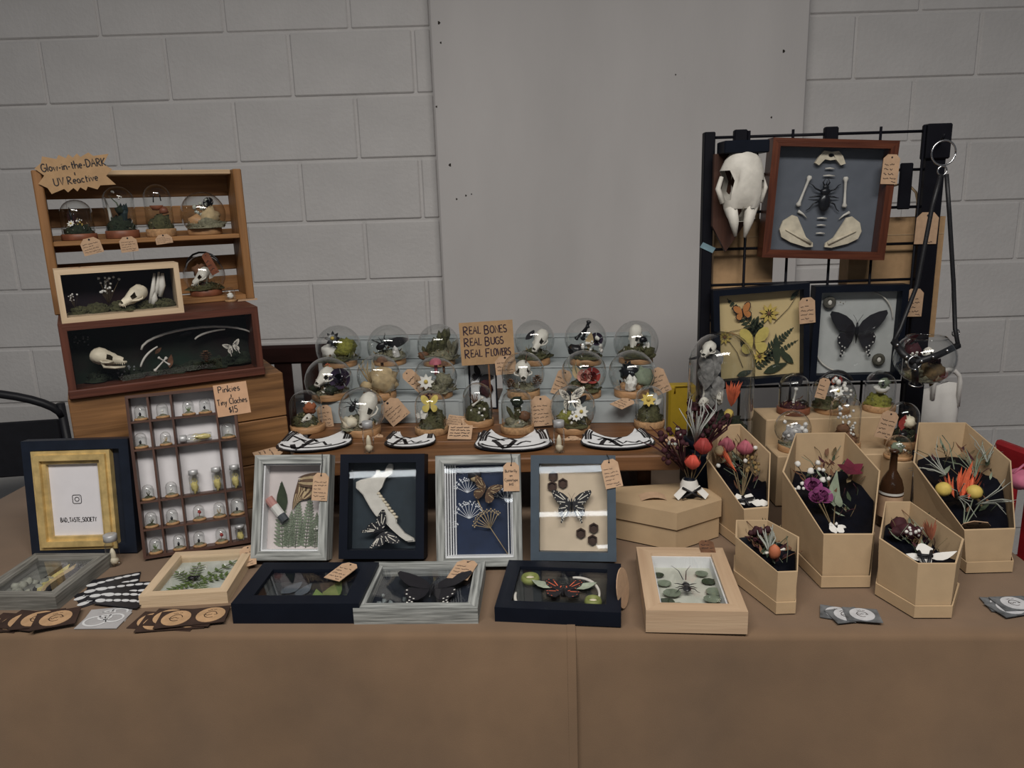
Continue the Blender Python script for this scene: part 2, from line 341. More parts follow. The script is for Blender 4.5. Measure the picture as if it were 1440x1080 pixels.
def butterfly(parent, M, s, style='swallow', dihedral=10, name='butterfly'):
    body = MB().at(M); body.tube([(0, -.06 * s, .30 * s), (0, -.07 * s, .12 * s), (0, -.06 * s, -.1 * s), (0, -.05 * s, -.42 * s)], [.03 * s, .05 * s, .045 * s, .012 * s], 7)
    for k in (-1, 1): body.tube([(0, -.06 * s, .29 * s), (k * .08 * s, -.08 * s, .45 * s), (k * .17 * s, -.08 * s, .58 * s)], .006 * s, 4)
    o = body.build(name, BUG if style != 'yellow' else STEM, parent)
    mats = {'swallow': (WINGB, WINGC), 'black': (WINGB, WINGW), 'yellow': (WINGY, YELL), 'orange': (WINGO, WINGB), 'zebra': (WINGC, WINGB), 'brown': (WINGBR, BUFF), 'mix': (WINGB, ORANGE)}[style]
    fw = ROUNDF if style in ('yellow', 'orange', 'mix') else FORE; hw = HINDR if style in ('yellow', 'orange', 'brown', 'mix') else HIND
    for k in (-1, 1):
        for nm, poly, dy in (('forewing', fw, -.035), ('hindwing', hw, -.02)):
            b = MB().at(M @ rz(-k * dihedral)); P = [(k * a * s, c * s) for a, c in poly]
            b.prism(P, (dy - .012) * s, dy * s); yy = (dy - .017) * s; b.mat(1)
            if style in ('swallow', 'zebra', 'black', 'mix', 'brown'):
                cx, cz = (.16, .10) if nm == 'forewing' else (.14, -.10); w = .045 if style != 'black' else .02
                if style != 'black':
                    for q in range(1, len(poly) - 3):
                        a, c = poly[q]; ax, az = cx + (a - cx) * .28, cz + (c - cz) * .28; bx, bz = cx + (a - cx) * .78, cz + (c - cz) * .78
                        if q % 2 or style == 'zebra': b.stroke([(k * ax * s, az * s), (k * bx * s, bz * s)], w * s, yy)
                for q in range(3, len(poly) - 2):
                    a, c = poly[q]; mx, mz = cx + (a - cx) * .89, cz + (c - cz) * .89
                    if nm == 'hindwing' or style != 'black': b.stroke([(k * (mx - .022) * s, mz * s), (k * (mx + .022) * s, mz * s)], .05 * s, yy)
            elif style == 'orange':
                b.stroke([(k * a * s * .97, c * s * .97) for a, c in poly[2:8]], .07 * s, yy)
            b.build(nm, mats, o)
    return o
def skull(parent, M, L, mat_=None, jaw=True, short=1.0, name='skull'):
    mat_ = mat_ or BONE
    prof = [(.50, .04, .04, .02), (.47, .13, .13, .02), (.38, .21, .20, .03), (.25, .255, .235, .03), (.10, .25, .225, .02), (0, .22, .20, 0), (-.08, .20, .18, -.02), (-.16, .165, .15, -.035), (-.25, .135, .125, -.05), (-.34, .115, .105, -.06), (-.42, .10, .09, -.07), (-.48, .075, .065, -.075), (-.51, .03, .03, -.075)]
    def fn(p, j, a):
        q = Vector(p); y = q.y / L / short; nn = noise.noise(Vector((q.x, q.y, q.z)) / L * 9 + Vector((L * 90, 0, 0))) * .030 * L; q.x += nn; q.z += nn + .02 * L * math.exp(-((math.cos(a)) / .18) ** 2) * (math.sin(a) > 0)
        for sx in (-1, 1):
            d = math.hypot((y + .06) / .12, (math.atan2(math.sin(a), sx * math.cos(a)) - .42) / .52)
            if d < 1: q.x *= 1 - .20 * (1 - d * d)
        if y < -.38 and math.sin(a) > .3: q.z -= .05 * L * (-y - .38) / .12
        return q
    def hole(j, a):                                           # real openings: eye sockets and nose
        y = (prof[j][0] + prof[j + 1][0]) / 2
        if y < -.40 and math.sin(a) > .45: return True
        return any(math.hypot((y + .06) / .12, (math.atan2(math.sin(a), sx * math.cos(a)) - .42) / .52) < .88 for sx in (-1, 1))
    b = MB().at(M); b.loft([((0, y * L * short, z * L), rx_ * L, rz_ * L) for y, rx_, rz_, z in prof], 24, fn, hole)
    for sx in (-1, 1): b.tube([(sx * .19 * L, .20 * L * short, -.06 * L), (sx * .29 * L, .08 * L * short, -.09 * L), (sx * .27 * L, -.06 * L * short, -.09 * L), (sx * .14 * L, -.18 * L * short, -.08 * L)], [.02 * L, .028 * L, .03 * L, .025 * L], 6)
    o = b.build(name, mat_, parent)
    t = MB().at(M)
    for sx in (-1, 1):
        for q in range(6):
            y = (-.46 + q * .055) * L * short; h = (.10 if q == 1 else .045) * L
            t.tube([(sx * (.06 + q * .008) * L, y, -.12 * L), (sx * (.06 + q * .008) * L, y - .005 * L, -.12 * L - h)], [.018 * L, .004 * L], 5)
    t.build('teeth', mat_, o)
    if jaw:
        w = MB().at(M)
        for sx in (-1, 1): w.tube([(sx * .05 * L, -.46 * L * short, -.24 * L), (sx * .10 * L, -.2 * L * short, -.27 * L), (sx * .19 * L, .06 * L * short, -.24 * L), (sx * .21 * L, .14 * L * short, -.08 * L)], [.03 * L, .04 * L, .05 * L, .025 * L], 6)
        w.build('jaw', mat_, o)
    return o
def bone(mb, p0, p1, r, n=6):
    p0 = Vector(p0); p1 = Vector(p1)
    mb.tube([p0.lerp(p1, k) for k in (0, .06, .16, .5, .84, .94, 1)], [r * q for q in (1.2, 1.9, 1.05, .8, 1.05, 1.9, 1.2)], n)
def rib(mb, pts, r): 
    n = len(pts); mb.tube(pts, [r * (.6 + .5 * math.sin(PI * (.15 + .8 * i / (n - 1)))) for i in range(n)], 6)
def arcpts(c, rx_, rz_, a0, a1, n=10, y=0): return [(c[0] + rx_ * math.cos(rad(a0 + (a1 - a0) * i / n)), y, c[1] + rz_ * math.sin(rad(a0 + (a1 - a0) * i / n))) for i in range(n + 1)]
def moss(mb, c, r, h, seed=0, tufts=36):
    tufts = tufts * 3
    mb.blob(c, (r, r, h), 16, 7, .45, 9, seed, half=True); R = random.Random(seed)
    for _ in range(tufts):
        a = R.uniform(0, 2 * PI); t = R.uniform(0, 1.45); d = (math.sin(t) * math.cos(a), math.sin(t) * math.sin(a), math.cos(t))
        mb.blob((c[0] + d[0] * r * .97, c[1] + d[1] * r * .97, c[2] + d[2] * h * .97), R.uniform(.05, .12) * r, 4, 3, .6, 6, R.random() * 9)
def rose(mb, c, r, seed=0, M0=None):
    R = random.Random(seed); M = mb.M
    for k, (rr, n) in enumerate(((.35, 3), (.62, 4), (.95, 5))):
        for q in range(n):
            a = 2 * PI * (q + .37 * k) / n
            prof = [(.12 * rr * r, -.35 * r), (.62 * rr * r, -.2 * r), (.86 * rr * r, .15 * r), (rr * r * (.72 + .3 * (k == 2)), (.62 - .16 * k) * r)]
            mb.lathe(prof, 6, c, True, a - 2.2 / n * 1.3, a + 2.2 / n * 1.3)
def bud(mb, c, r):
    mb.blob(c, (r, r, r * 1.25), 10, 7, .12, 8, c[0] * 50)
    for q in range(5):
        a = 2 * PI * q / 5; mb.leaf((c[0] + math.cos(a) * r * .5, c[1] + math.sin(a) * r * .5, c[2] - r * 1.1), (c[0] + math.cos(a) * r * .6, c[1] + math.sin(a) * r * .6, c[2] + r * 1.35), r * 1.3, (math.cos(a), math.sin(a), 0), -.28)
def spiky(mb, c, r, n=26, seed=0, d=(0, 0, 1), spread=.55):
    R = random.Random(seed); d = Vector(d).normalized(); a = d.orthogonal().normalized(); b = d.cross(a)
    for _ in range(n):
        w = R.uniform(0, 2 * PI); k = spread * math.sqrt(R.random()); v = (d + (a * math.cos(w) + b * math.sin(w)) * k).normalized()
        mb.leaf(c, Vector(c) + v * r * R.uniform(.75, 1.1), r * .13, v.orthogonal(), .04, 3)
def wisps(mb, c, r, n=10, seed=0, d=(0, 0, 1), rad_=None, curl=.5):
    R = random.Random(seed); d = Vector(d).normalized(); a = d.orthogonal().normalized(); b = d.cross(a)
    for _ in range(n):
        w = R.uniform(0, 2 * PI); s = (a * math.cos(w) + b * math.sin(w)); k = R.uniform(.3, .9); q = R.uniform(.7, 1.1) * r
        mb.tube([Vector(c), Vector(c) + d * q * .4 + s * q * .18 * k, Vector(c) + d * q * .75 + s * q * .45 * k, Vector(c) + d * q * .98 + s * q * curl * k * R.uniform(.3, 1.3)], [rad_ or r * .02, (rad_ or r * .02), (rad_ or r * .02) * .8, (rad_ or r * .02) * .3], 4)
def puffs(mb, stems, c, r, n=9, seed=0, pr=.09, base=None):
    R = random.Random(seed)
    for _ in range(n):
        p = Vector(c) + Vector((R.uniform(-1, 1), R.uniform(-.5, .5), R.uniform(-.7, 1))) * r
        mb.blob(p, r * pr * R.uniform(.7, 1.3) * 1.6, 6, 4, .3, 8, R.random() * 9)
        if stems is not None: stems.tube([base or c, (Vector(base or c) + p) / 2 + Vector((0, 0, r * .1)), p], r * .012, 3)
def sprig(mb, p0, p1, lw, n=6, lm=None):
    p0 = Vector(p0); p1 = Vector(p1); ax = p1 - p0; sd = ax.cross(Vector((0, -1, 0))).normalized()
    mb.tube([p0, p1], lw * .07, 3)
    for i in range(n):
        for k in (-1, 1):
            b = p0 + ax * ((i + .6) / n); mb.leaf(b, b + sd * k * lw + ax.normalized() * lw * .5, lw * .5, (0, -1, .1), .06, 3)
    mb.leaf(p1, p1 + ax.normalized() * lw, lw * .5, (0, -1, .1))
def fern(mb, p0, p1, w, n=14):
    p0 = Vector(p0); p1 = Vector(p1); ax = p1 - p0; sd = ax.cross(Vector((0, -1, 0))).normalized()
    mb.tube([p0, p1], w * .02, 3)
    for i in range(n):
        k = i / n; L = w * (1 - k) ** .75
        for s in (-1, 1):
            b = p0 + ax * (k * .98 + .02); mb.leaf(b, b + sd * s * L * .5 + ax.normalized() * L * .28, ax.length / n * .85, (0, -1, 0), 0, 3)
def beetle(parent, M, s, name='beetle', horns=True):
    b = MB().at(M); b.blob((0, -.10 * s, -.22 * s), (.24 * s, .13 * s, .36 * s), 12, 8); b.blob((0, -.10 * s, .20 * s), (.21 * s, .11 * s, .15 * s), 10, 6); b.blob((0, -.09 * s, .38 * s), (.13 * s, .08 * s, .1 * s), 8, 5)
    b.box((0, -.225 * s, -.22 * s), (.012 * s, .02 * s, .6 * s))
    if horns:
        for k in (-1, 1): b.tube([(k * .07 * s, -.09 * s, .44 * s), (k * .13 * s, -.1 * s, .55 * s), (k * .06 * s, -.1 * s, .68 * s)], [.035 * s, .03 * s, .01 * s], 5)
        b.tube([(0, -.12 * s, .40 * s), (0, -.16 * s, .62 * s)], [.03 * s, .012 * s], 5)
    o = b.build(name, BUG, parent); g = MB().at(M)
    for k in (-1, 1):
        for z, dz, L in ((.22, .30, .45), (.02, -.05, .42), (-.15, -.42, .5)):
            g.tube([(k * .17 * s, -.06 * s, z * s), (k * (.17 + L * .5) * s, -.08 * s, (z + dz * .3) * s), (k * (.17 + L * .75) * s, -.02 * s, (z + dz * .75) * s), (k * (.17 + L) * s, -.01 * s, (z + dz * .95) * s)], [.035 * s, .03 * s, .02 * s, .01 * s], 4)
    g.build('legs', BUG, o); return o
def pinecone(mb, c, r):
    for k in range(6):
        z = c[2] + r * (k * .3 - .7); rr = r * math.sin(PI * (k + .8) / 6.8)
        for q in range(7):
            a = 2 * PI * (q + .5 * (k % 2)) / 7; mb.leaf((c[0] + math.cos(a) * rr * .2, c[1] + math.sin(a) * rr * .2, z), (c[0] + math.cos(a) * rr, c[1] + math.sin(a) * rr, z + r * .25), r * .5, (0, 0, 1), -.1, 2)
def mushroom(mb, c, r, h):
    mb.tube([c, (c[0], c[1], c[2] + h)], r * .25, 6); mb.lathe([(r, h * .85), (r * .95, h * .98), (r * .6, h * 1.2), (.001, h * 1.3)], 10, c); mb.lathe([(r, h * .85), (r * .2, h * .9)], 10, c)
def crystal(mb, c, r, h, seed=0, n=5):
    R = random.Random(seed)
    for _ in range(n):
        d = Vector((R.uniform(-.5, .5), R.uniform(-.4, .4), 1)).normalized(); L = h * R.uniform(.6, 1); p = Vector(c) + Vector((R.uniform(-1, 1) * r * .5, R.uniform(-1, 1) * r * .3, 0))
        mb.tube([p, p + d * L * .75, p + d * L], [r * .28, r * .28, r * .02], 6, sm=False)

BITS = [BUFF, BROWN, SAGE, WHITEF, MAROON, MOSSG]
def litter(o, r, z, n=34, seed=0, k=1.0):
    """dried scraps scattered over the ground of a terrarium"""
    b = MB(); R = random.Random(seed)
    for _ in range(n):
        a = R.uniform(0, 2 * PI); d = math.sqrt(R.random()) * r; p = (d * math.cos(a), d * math.sin(a) * .9, z + R.uniform(.05, .75) * r * k * (1.15 - d / r)); b.mat(R.choice((0, 0, 1, 1, 2, 3, 4, 5)))
        if R.random() < .45: b.leaf(p, (p[0] + R.uniform(-.25, .25) * r, p[1] - .1 * r, p[2] + R.uniform(.05, .40) * r), r * R.uniform(.06, .16), (0, -1, .3), .1, 3)
        elif R.random() < .5: b.tube([p, (p[0] + R.uniform(-.2, .2) * r, p[1], p[2] + R.uniform(.1, .5) * r)], r * .014, 3)
        else: b.blob(p, r * R.uniform(.03, .08), 5, 3, .5, 7, R.random() * 9)
    b.build('dried_scraps', BITS, o, 'stuff')
# ------------------------------------------------------------ the room
WY = 2.70
fl = MB(); fl.box2((-4, -3, -.05), (4, 3.2, 0)); struct(fl.build('floor', FLOOR))
wb = MB(); wb.box2((-3, WY + .006, 0), (3, WY + .15, 2.95)); wall = struct(wb.build('wall_back', WALLP))
_bm = {}
def block(x0, x1, z0, z1):
    w, h = round(x1 - x0, 3), round(z1 - z0, 3)
    if w < .03: return
    if (w, h) not in _bm:
        b = MB(); b.rbox((0, .025, 0), (w - .009, .05, h - .008), .0045); o = b.build('block', WALLP, wall); _bm[w, h] = o.data
    else:
        o = bpy.data.objects.new('block', _bm[w, h]); COL.objects.link(o); o.parent = wall
    o.location = ((x0 + x1) / 2, WY + random.uniform(-.001, .0015), (z0 + z1) / 2)
PX0, PX1 = -.226, .984
for k in range(-1, 10):
    z1 = 2.154 + .203 * (1 - 0) - .203 * (k + 1); z0 = max(0, z1 - .203)
    if z1 <= .02 or z0 > 2.6: continue
    off = 0 if k % 2 else .203
    x = -1.486 - 1.624 + off - .02
    for _ in range(20):
        a, b2 = max(x, -2.6), min(x + .406, PX0)
        if b2 > a: block(a, b2, z0, z1)
        x += .406
    x = 1.365 - 1.218 + (.203 if k % 2 else 0)
    for _ in range(14):
        a, b2 = max(x, PX1), min(x + .406, 2.6)
        if b2 > a: block(a, b2, z0, z1)
        x += .406
pl = MB(); pl.rbox(((PX0 + PX1) / 2, WY - .02, 1.475), (PX1 - PX0, .09, 2.95), .006); struct(pl.build('wall_pillar', PILP))
chips = MB()
for px, py, r in ((633, 232, 3), (617, 32, 3), (655, 275, 2), (663, 273, 1.5), (642, 280, 2), (1102, 72, 3), (950, 105, 1.5), (620, 60, 2), (614, 150, 2), (1085, 165, 2)):
    p = at_y(px, py, WY - .0655); b = r / 700
    chips.prism([(p.x + math.cos(a * 1.05) * b * (1 + .4 * math.sin(a * 3.1 + px)), p.z + math.sin(a * 1.05) * b * 1.3) for a in range(6)], p.y, p.y + .0004)
chips.build('paint_chips', mat('old_paint_chip', (.03, .025, .02), .9, .2), bpy.data.objects['wall_pillar'])

# ------------------------------------------------------------ table and its two cloths
T0 = on_z(720, 893, TZ)
def tl(x, y, z=0):                                            # table-local to world
    c, s = math.cos(TYAW), math.sin(TYAW); return Vector((T0.x + x * c - y * s, T0.y + x * s + y * c, z))
TXL, TXR, TD = -1.25, .905, 1.03
t = thing('display_table', 'long display table hidden under the brown tablecloths', 'table', (T0.x, T0.y, 0), TYAW)
MB().box2((TXL + .004, .016, TZ - .035), (TXR - .004, TD, TZ - .0035)).build('tabletop', OAK, t)
for x in (TXL + .08, TXR - .08):
    for y in (.08, TD - .08): MB().cyl(.016, 0, TZ - .035, 10, (x, y)).build('leg', STEEL, t)
def cloth(name, label, x0, x1, zoff, end, seed):
    o = thing(name, label, 'tablecloth', (T0.x, T0.y, 0), TYAW)
    b = MB(); b.smooth = True; nx = 90; rows = [('t', TD), ('t', TD * .66), ('t', TD * .33), ('t', .10), ('t', .03), ('t', .010), ('e', 30), ('e', 60), ('e', 90)] + [('d', k / 16) for k in range(1, 17)]
    R = random.Random(seed); ph = [R.uniform(0, 6) for _ in range(5)]; vs = []
    zt = TZ + zoff; rr = .010
    for kind, a in rows:
        for i in range(nx + 1):
            x = x0 + (x1 - x0) * i / nx; f = lambda q: .85 * math.sin(x * 9 + ph[0] + q * .6) + .33 * math.sin(x * 17 + ph[1] - q * .8) + .22 * math.sin(x * 31 + ph[2] + q) + .5 * noise.noise(Vector((x * 4, q * 2, seed)))
            if kind == 't': p = (x, a, zt)
            elif kind == 'e': p = (x, .010 - rr * math.sin(rad(a)) - zoff, zt - rr * (1 - math.cos(rad(a))))
            else: p = (x, -zoff * 2.2 - (.006 if end < 0 else 0) * min(1, a * 8) - .046 * a ** .8 * (1.25 + f(a)) - .02 * a, zt - rr - a * .62)
            vs.append(p)
    b.add(vs, [(j * (nx + 1) + i, (j + 1) * (nx + 1) + i, (j + 1) * (nx + 1) + i + 1, j * (nx + 1) + i + 1) for j in range(len(rows) - 1) for i in range(nx)])
    if end:                                                   # the drop over the table's end
        vs = []; ny = 20
        for k in range(9):
            for j in range(ny + 1):
                y = TD * j / ny; vs.append((end * (abs(x1 if end > 0 else x0) + (.012 * k / 8 * (1 + math.sin(y * 14 + seed)) if k else 0)), y, zt - .07 * k))
        b.add(vs, [(k * (ny + 1) + j, k * (ny + 1) + j + 1, (k + 1) * (ny + 1) + j + 1, (k + 1) * (ny + 1) + j) for k in range(8) for j in range(ny)])
    b.build('drape', CLOTH, o)
    if end < 0:                                               # stitched hem at the free edge
        h = MB(); n0 = len(rows); h.add([Vector(v_) + Vector((dx_, -.0012, .0010)) for k in range(4, n0) for v_, dx_ in ((b.v[k * (nx + 1) + nx], -.0125), (b.v[k * (nx + 1) + nx], .0005))], [(2 * k, 2 * k + 1, 2 * k + 3, 2 * k + 2) for k in range(n0 - 5)], True); h.build('hem', CLOTH, o)
    return o
SEAM = (on_z(809, 893, TZ) - T0).length * (1 if 809 > 720 else -1)
cloth('tablecloth', 'brown tablecloth on the half with the shadow boxes, its hem overlapping at the seam', TXL, SEAM, 0, -1, 3)
cloth('tablecloth', 'brown tablecloth on the half under the kraft coffin boxes', SEAM - .06, TXR, -.0025, 1, 8)

# ------------------------------------------------------------ chairs and bags behind the table
def chair(name, label, p, yaw, w, ztop, m, kind):
    o = thing(name, label, 'chair', (p[0], p[1], 0), yaw); h = w / 2
    for k in (-1, 1):
        MB().tube([(k * h, .12, 0), (k * h, .05, .45), (k * h, .03, ztop - .06)], .014, 8).build('rear_leg', m, o)
        MB().tube([(k * h * .95, -.38, 0), (k * h * .95, -.36, .44)], .014, 8).build('front_leg', m, o)
    MB().rbox((0, -.16, .45), (w, .44, .04), .012).build('seat', m, o)
    if kind == 'arc':
        MB().tube([(h * math.sin(a * PI / 16) * 1.0, .03 - .03 * math.cos(a * PI / 16), ztop - .10 * (1 - math.cos(a * PI / 16)) ** .8) for a in range(-8, 9)], .013, 8).build('top_rail', m, o)
        MB().rbox((0, .03, ztop - .20), (w * .95, .012, .18), .005).build('back_panel', m, o)
    else:
        MB().rbox((0, .03, ztop - .03), (w * 1.06, .026, .06), .008).build('top_rail', m, o)
        for q in range(5): MB().rbox(((q - 2) * w * .2, .032, ztop - .22), (w * .13, .014, .34), .004).build('back_slat', m, o)
        MB().rbox((0, .03, ztop - .42), (w, .022, .05), .006).build('back_rail', m, o)
    return o
CHB = mat('black_chair', (.012, .012, .016), .5, .15); CHR = mat('dark_mahogany_chair', (.030, .011, .009), .4, .3, 30, stretch=(.3, 1, 1))
p = at_y(78, 588, 2.30); chair('folding_chair', 'black chair with curved top rail behind the gold picture frame', (p.x - .26, 2.30), rad(8), .50, at_y(0, 552, 2.30).z + .004, CHB, 'arc')
p = at_y(420, 487, 2.36); chair('wooden_chair', 'dark reddish wooden chair behind the glass globes', (p.x + .02, 2.36), 0, .42, p.z, CHR, 'slat')
p = on_z(1432, 705, .62); chair('red_chair', 'red chair beyond the end of the table', (1.27, 1.62), rad(100), .40, .78, mat('red_vinyl', (.25, .008, .012), .5, .15), 'slat')

PKP = at_y(1437, 674, 1.60); b = MB(); b.blob((0, 0, 0), (.030, .035, .022), 14, 8, .25, 7, 2); PKO = thing('pink_pouch', 'soft pink pouch hung on the red chair beyond the table end', 'bag', PKP); b.build('pouch_body', mat('pink_cloth', (.50, .14, .22), .7, .15), PKO); MB().tube([(-.02, 0, .014), (0, .0, .034), (.02, 0, .014)], .003, 6).build('loop', mat('pink_cloth', 0), PKO)
# ------------------------------------------------------------ shadow boxes: standing, leaning or lying
BARN = [wood('barn_grey', (.085, .09, .085), (.40, .41, .39), a, .7, 42) for a in 'xz']
BARND = [wood('barn_dark_grey', (.075, .072, .062), (.24, .23, .205), a, .7, 42) for a in 'xz']
PINE = [wood('pine', (.50, .37, .235), (.60, .455, .305), a, .55, 30) for a in 'xz']
MAHOG = [wood('mahogany', (.050, .014, .008), (.115, .034, .016), a, .35, 26) for a in 'xz']
REDWD = [wood('red_cedar', (.055, .017, .010), (.108, .034, .020), a, .45, 26) for a in 'xz']
BLK = [BLACK, BLACK]
SLATE = [mat('slate_blue_paint', (.040, .058, .078), .55, .12, 30), mat('slate_blue_paint', 0)]
def rect_frame(mb, W, H, fw, y0, y1, m=(0, 1), x0=0, z0=0):
    """four mitred rails around the opening"""
    h = W / 2; o = [(-h, 0), (h, 0), (h, H), (-h, H)]; i = [(-h + fw, fw), (h - fw, fw), (h - fw, H - fw), (-h + fw, H - fw)]
    for k in range(4):
        n = (k + 1) % 4; mb.mat(m[k % 2]); mb.prism([(a + x0, c + z0) for a, c in (o[k], o[n], i[n], i[k])], y0, y1)
def pose_standing(bl, br, top_y, lean, z0=TZ):
    a = on_z(*bl, z0); b = on_z(*br, z0); u = b - a; yaw = math.atan2(u.y, u.x); W = u.length; lo, hi = 0, 1.5
    d = Vector((-math.sin(yaw) * math.sin(lean), math.cos(yaw) * math.sin(lean), math.cos(lean)))
    for _ in range(40):
        m = (lo + hi) / 2
        if proj(a + d * m)[1] > top_y: lo = m
        else: hi = m
    return (a + b) / 2, yaw, W, lo
def pose_lying(bl, br, near_y, far, z0=TZ):
    a = on_z(*bl, z0); b = on_z(*br, z0); u = b - a; yaw = math.atan2(u.y, u.x); W = u.length; lo, hi = 0, .3
    for _ in range(40):
        m = (lo + hi) / 2
        if proj(a + Vector((0, 0, m)))[1] > near_y: lo = m
        else: hi = m
    f = on_z(*far, z0 + lo); v = Vector((-math.sin(yaw), math.cos(yaw), 0)); return (a + b) / 2, yaw, W, lo, (f - a).dot(v)
class Box: pass
def shadow_box(name, label, pos, yaw, W, H, D, fw, wood2, back, lean=0, lying=False, cat='shadow box', inset=None, pane=True, group=None, liner=None):
    B = Box(); B.W, B.H, B.D, B.fw = W, H, D, fw
    if lying: B.o = thing(name, label, cat, (pos[0], pos[1], pos[2] + D), yaw, rad(90), group)
    else: B.o = thing(name, label, cat, (pos[0], pos[1], pos[2] + D * math.sin(lean) * 0), yaw, lean, group)
    f = MB(); rect_frame(f, W, H, fw, 0, D); f.build('frame', wood2, B.o)
    B.y = inset if inset else D - .006
    MB().box2((-W / 2 + fw * .5, B.y, fw * .5), (W / 2 - fw * .5, D - .001, H - fw * .5)).build('backing', back, B.o)
    if pane: MB().box2((-W / 2 + fw * .8, .0035, fw * .8), (W / 2 - fw * .8, .0052, H - fw * .8)).build('glass_pane', G_PANE, B.o)
    if liner:
        l = MB(); rect_frame(l, W - fw * 1.96, H - fw * 1.96, .003, .006, B.y, (0, 0), 0, fw * .98); l.build('liner', liner, B.o)
    B.uv = lambda u, v, dy=.002: Vector((-W / 2 + fw + u * (W - 2 * fw), B.y - dy, fw + v * (H - 2 * fw)))
    B.iw, B.ih = W - 2 * fw, H - 2 * fw
    return B
def mtx(p): return Matrix.Translation(p)

# ------------------------------------------------------------ the stacked stand: plank crate, red box, pine box, slatted crate
CY = rad(29.0)
z0 = at_y(95, 562, 1.46).z
fl_ = at_y(95, 562, 1.46)
def sl(x, y, z):                                              # stand-local: x along the front, y back
    c, s = math.cos(CY), math.sin(CY); return Vector((fl_.x + x * c - y * s, fl_.y + x * s + y * c, z))
OLDW = [wood('old_crate_wood', (.11, .050, .017), (.27, .13, .048), a, .6, 16) for a in 'xz']
cr = thing('plank_crate', 'rough brown wooden crate carrying the red shadow box and slatted shelf', 'crate', sl(0, 0, TZ), CY)
cw, cd, ch = .415, .275, z0 - TZ
for k in range(3):
    hh = ch / 3; MB().rbox((cw / 2, .008, hh * (k + .5)), (cw, .016, hh - .002), .002).build('front_plank', OLDW[0], cr); MB().rbox((cw / 2, cd - .008, hh * (k + .5)), (cw, .016, hh - .002), .002).build('rear_plank', OLDW[0], cr)
for x in (.010, cw - .010): MB().rbox((x, cd / 2, ch / 2), (.02, cd - .034, ch - .004), .002).build('side_panel', OLDW[1], cr)
for k in range(2): MB().rbox((cw / 2, cd * (.25 + .5 * k), ch - .007), (cw - .003, cd / 2 - .002, .0139), .002).build('top_plank', OLDW[0], cr)
st = MB(); write(st, 'NS', .372, .088, .018, .0035, -.0006); st.build('stencil_letters', mat('stencil_black', (.02, .012, .01), .8, .2), cr)

RW, RH, RD = .372, .148, .26
rp = sl(RW / 2 + .004, -.002, z0)
R = shadow_box('red_shadow_box', 'long red cedar shadow box with a skull and curved rib bones inside', rp, CY, RW, RH, RD, .014, REDWD, mat('dark_forest_backing', (.014, .006, .006), .95, .5, 12, .5, 60, col2=(.010, .022, .013)), inset=.075)
R.o.matrix_world = R.o.matrix_world @ tr(0, 0, 0)
b = MB(); b.rbox((0, -.004, .009), (RW + .002, .008, .018), .002); b.build('bottom_lip', REDWD[0], R.o)
b = MB()
for u, v, r_, s in ((.12, .02, .026, 1), (.3, .0, .03, 2), (.55, .0, .024, 3), (.8, .02, .03, 4), (.92, .05, .034, 5), (.65, .03, .026, 7), (.45, .02, .02, 9)): moss(b, R.uv(u, v, -.004), r_, r_ * .7, s, 30)
b.build('moss', MOSSD, R.o)
skull(R.o, mtx(R.uv(.185, .45, .040)) @ rz(72) @ rx(8), .068, BONE, True)
b = MB(); 
for c, rx_, rz_, a0, a1, r_ in (((.70, .50), .115, .036, 178, 20, .0026), ((.56, .08), .075, .062, 165, 118, .0022), ((.84, .55), .06, .02, 165, 85, .0022)):
    q = R.uv(*c, .03); rib(b, arcpts((q.x, q.z), rx_, rz_, a0, a1, 12, q.y), r_)
b.build('rib_bones', BONEW, R.o)
b = MB(); bone(b, R.uv(.42, .12, .035), R.uv(.50, .34, .035), .0020); bone(b, R.uv(.45, .36, .037), R.uv(.51, .20, .037), .0016); b.build('crossed_bones', BONEW, R.o)
b = MB(); pinecone(b, R.uv(.72, .26, .04), .014); b.build('pinecone', BROWN, R.o)
butterfly(R.o, mtx(R.uv(.88, .40, .045)) @ ry(-15), .019, 'zebra', name='moth')
for c_, r_, q_ in ((R.uv(.06, .72, .01), .013, 12), (R.uv(.27, .12, .02), .016, 14)):
    b = MB(); puffs(b, None, c_, r_, q_, 3, .09); b.build('lichen', mat('grey_lichen', (.16, .17, .17), .9, .3), R.o, 'stuff')
b = MB(); b.leaf(R.uv(.51, .12, .02), R.uv(.53, .36, .02), .012, (0, -1, 0), .1); b.leaf(R.uv(.44, .40, .02), R.uv(.48, .5, .02), .008, (0, -1, 0), .1); b.build('dry_leaf', BROWN, R.o)
b = MB(); b.blob(R.uv(.615, .70, .02), (.010, .006, .005), 8, 5); b.blob(R.uv(.64, .72, .02), (.012, .007, .006), 8, 5); b.build('dark_beetle_shell', BUG, R.o)

z1 = z0 + RH
PW, PH, PD = .220, .102, .062
Pb = shadow_box('pine_shadow_box', 'pale pine shadow box with a small skull on moss atop the red box', sl(.122, .006, z1), CY + rad(2), PW, PH, PD, .010, PINE, mat('night_backing', (.010, .008, .014), .9, .5, 14, col2=(.022, .007, .008)), inset=PD - .004)
b = MB(); b.box2((-PW / 2 + .010, .008, .010), (PW / 2 - .010, PD - .004, .013)); b.build('floor_lining', mat('tan_lining', (.30, .23, .15), .8), Pb.o)
b = MB()
for u, r_, s in ((.12, .02, 1), (.28, .025, 2), (.5, .028, 3), (.72, .022, 4), (.88, .024, 5)): moss(b, Pb.uv(u, .04, .024), r_, r_ * .62, s, 40)
b.build('moss', MOSS, Pb.o)
skull(Pb.o, mtx(Pb.uv(.60, .36, .040)) @ rz(-58) @ rx(14), .066, BONE, False)
b = MB(); c = Pb.uv(.835, .5, .032); b.at(mtx(c) @ ry(10))
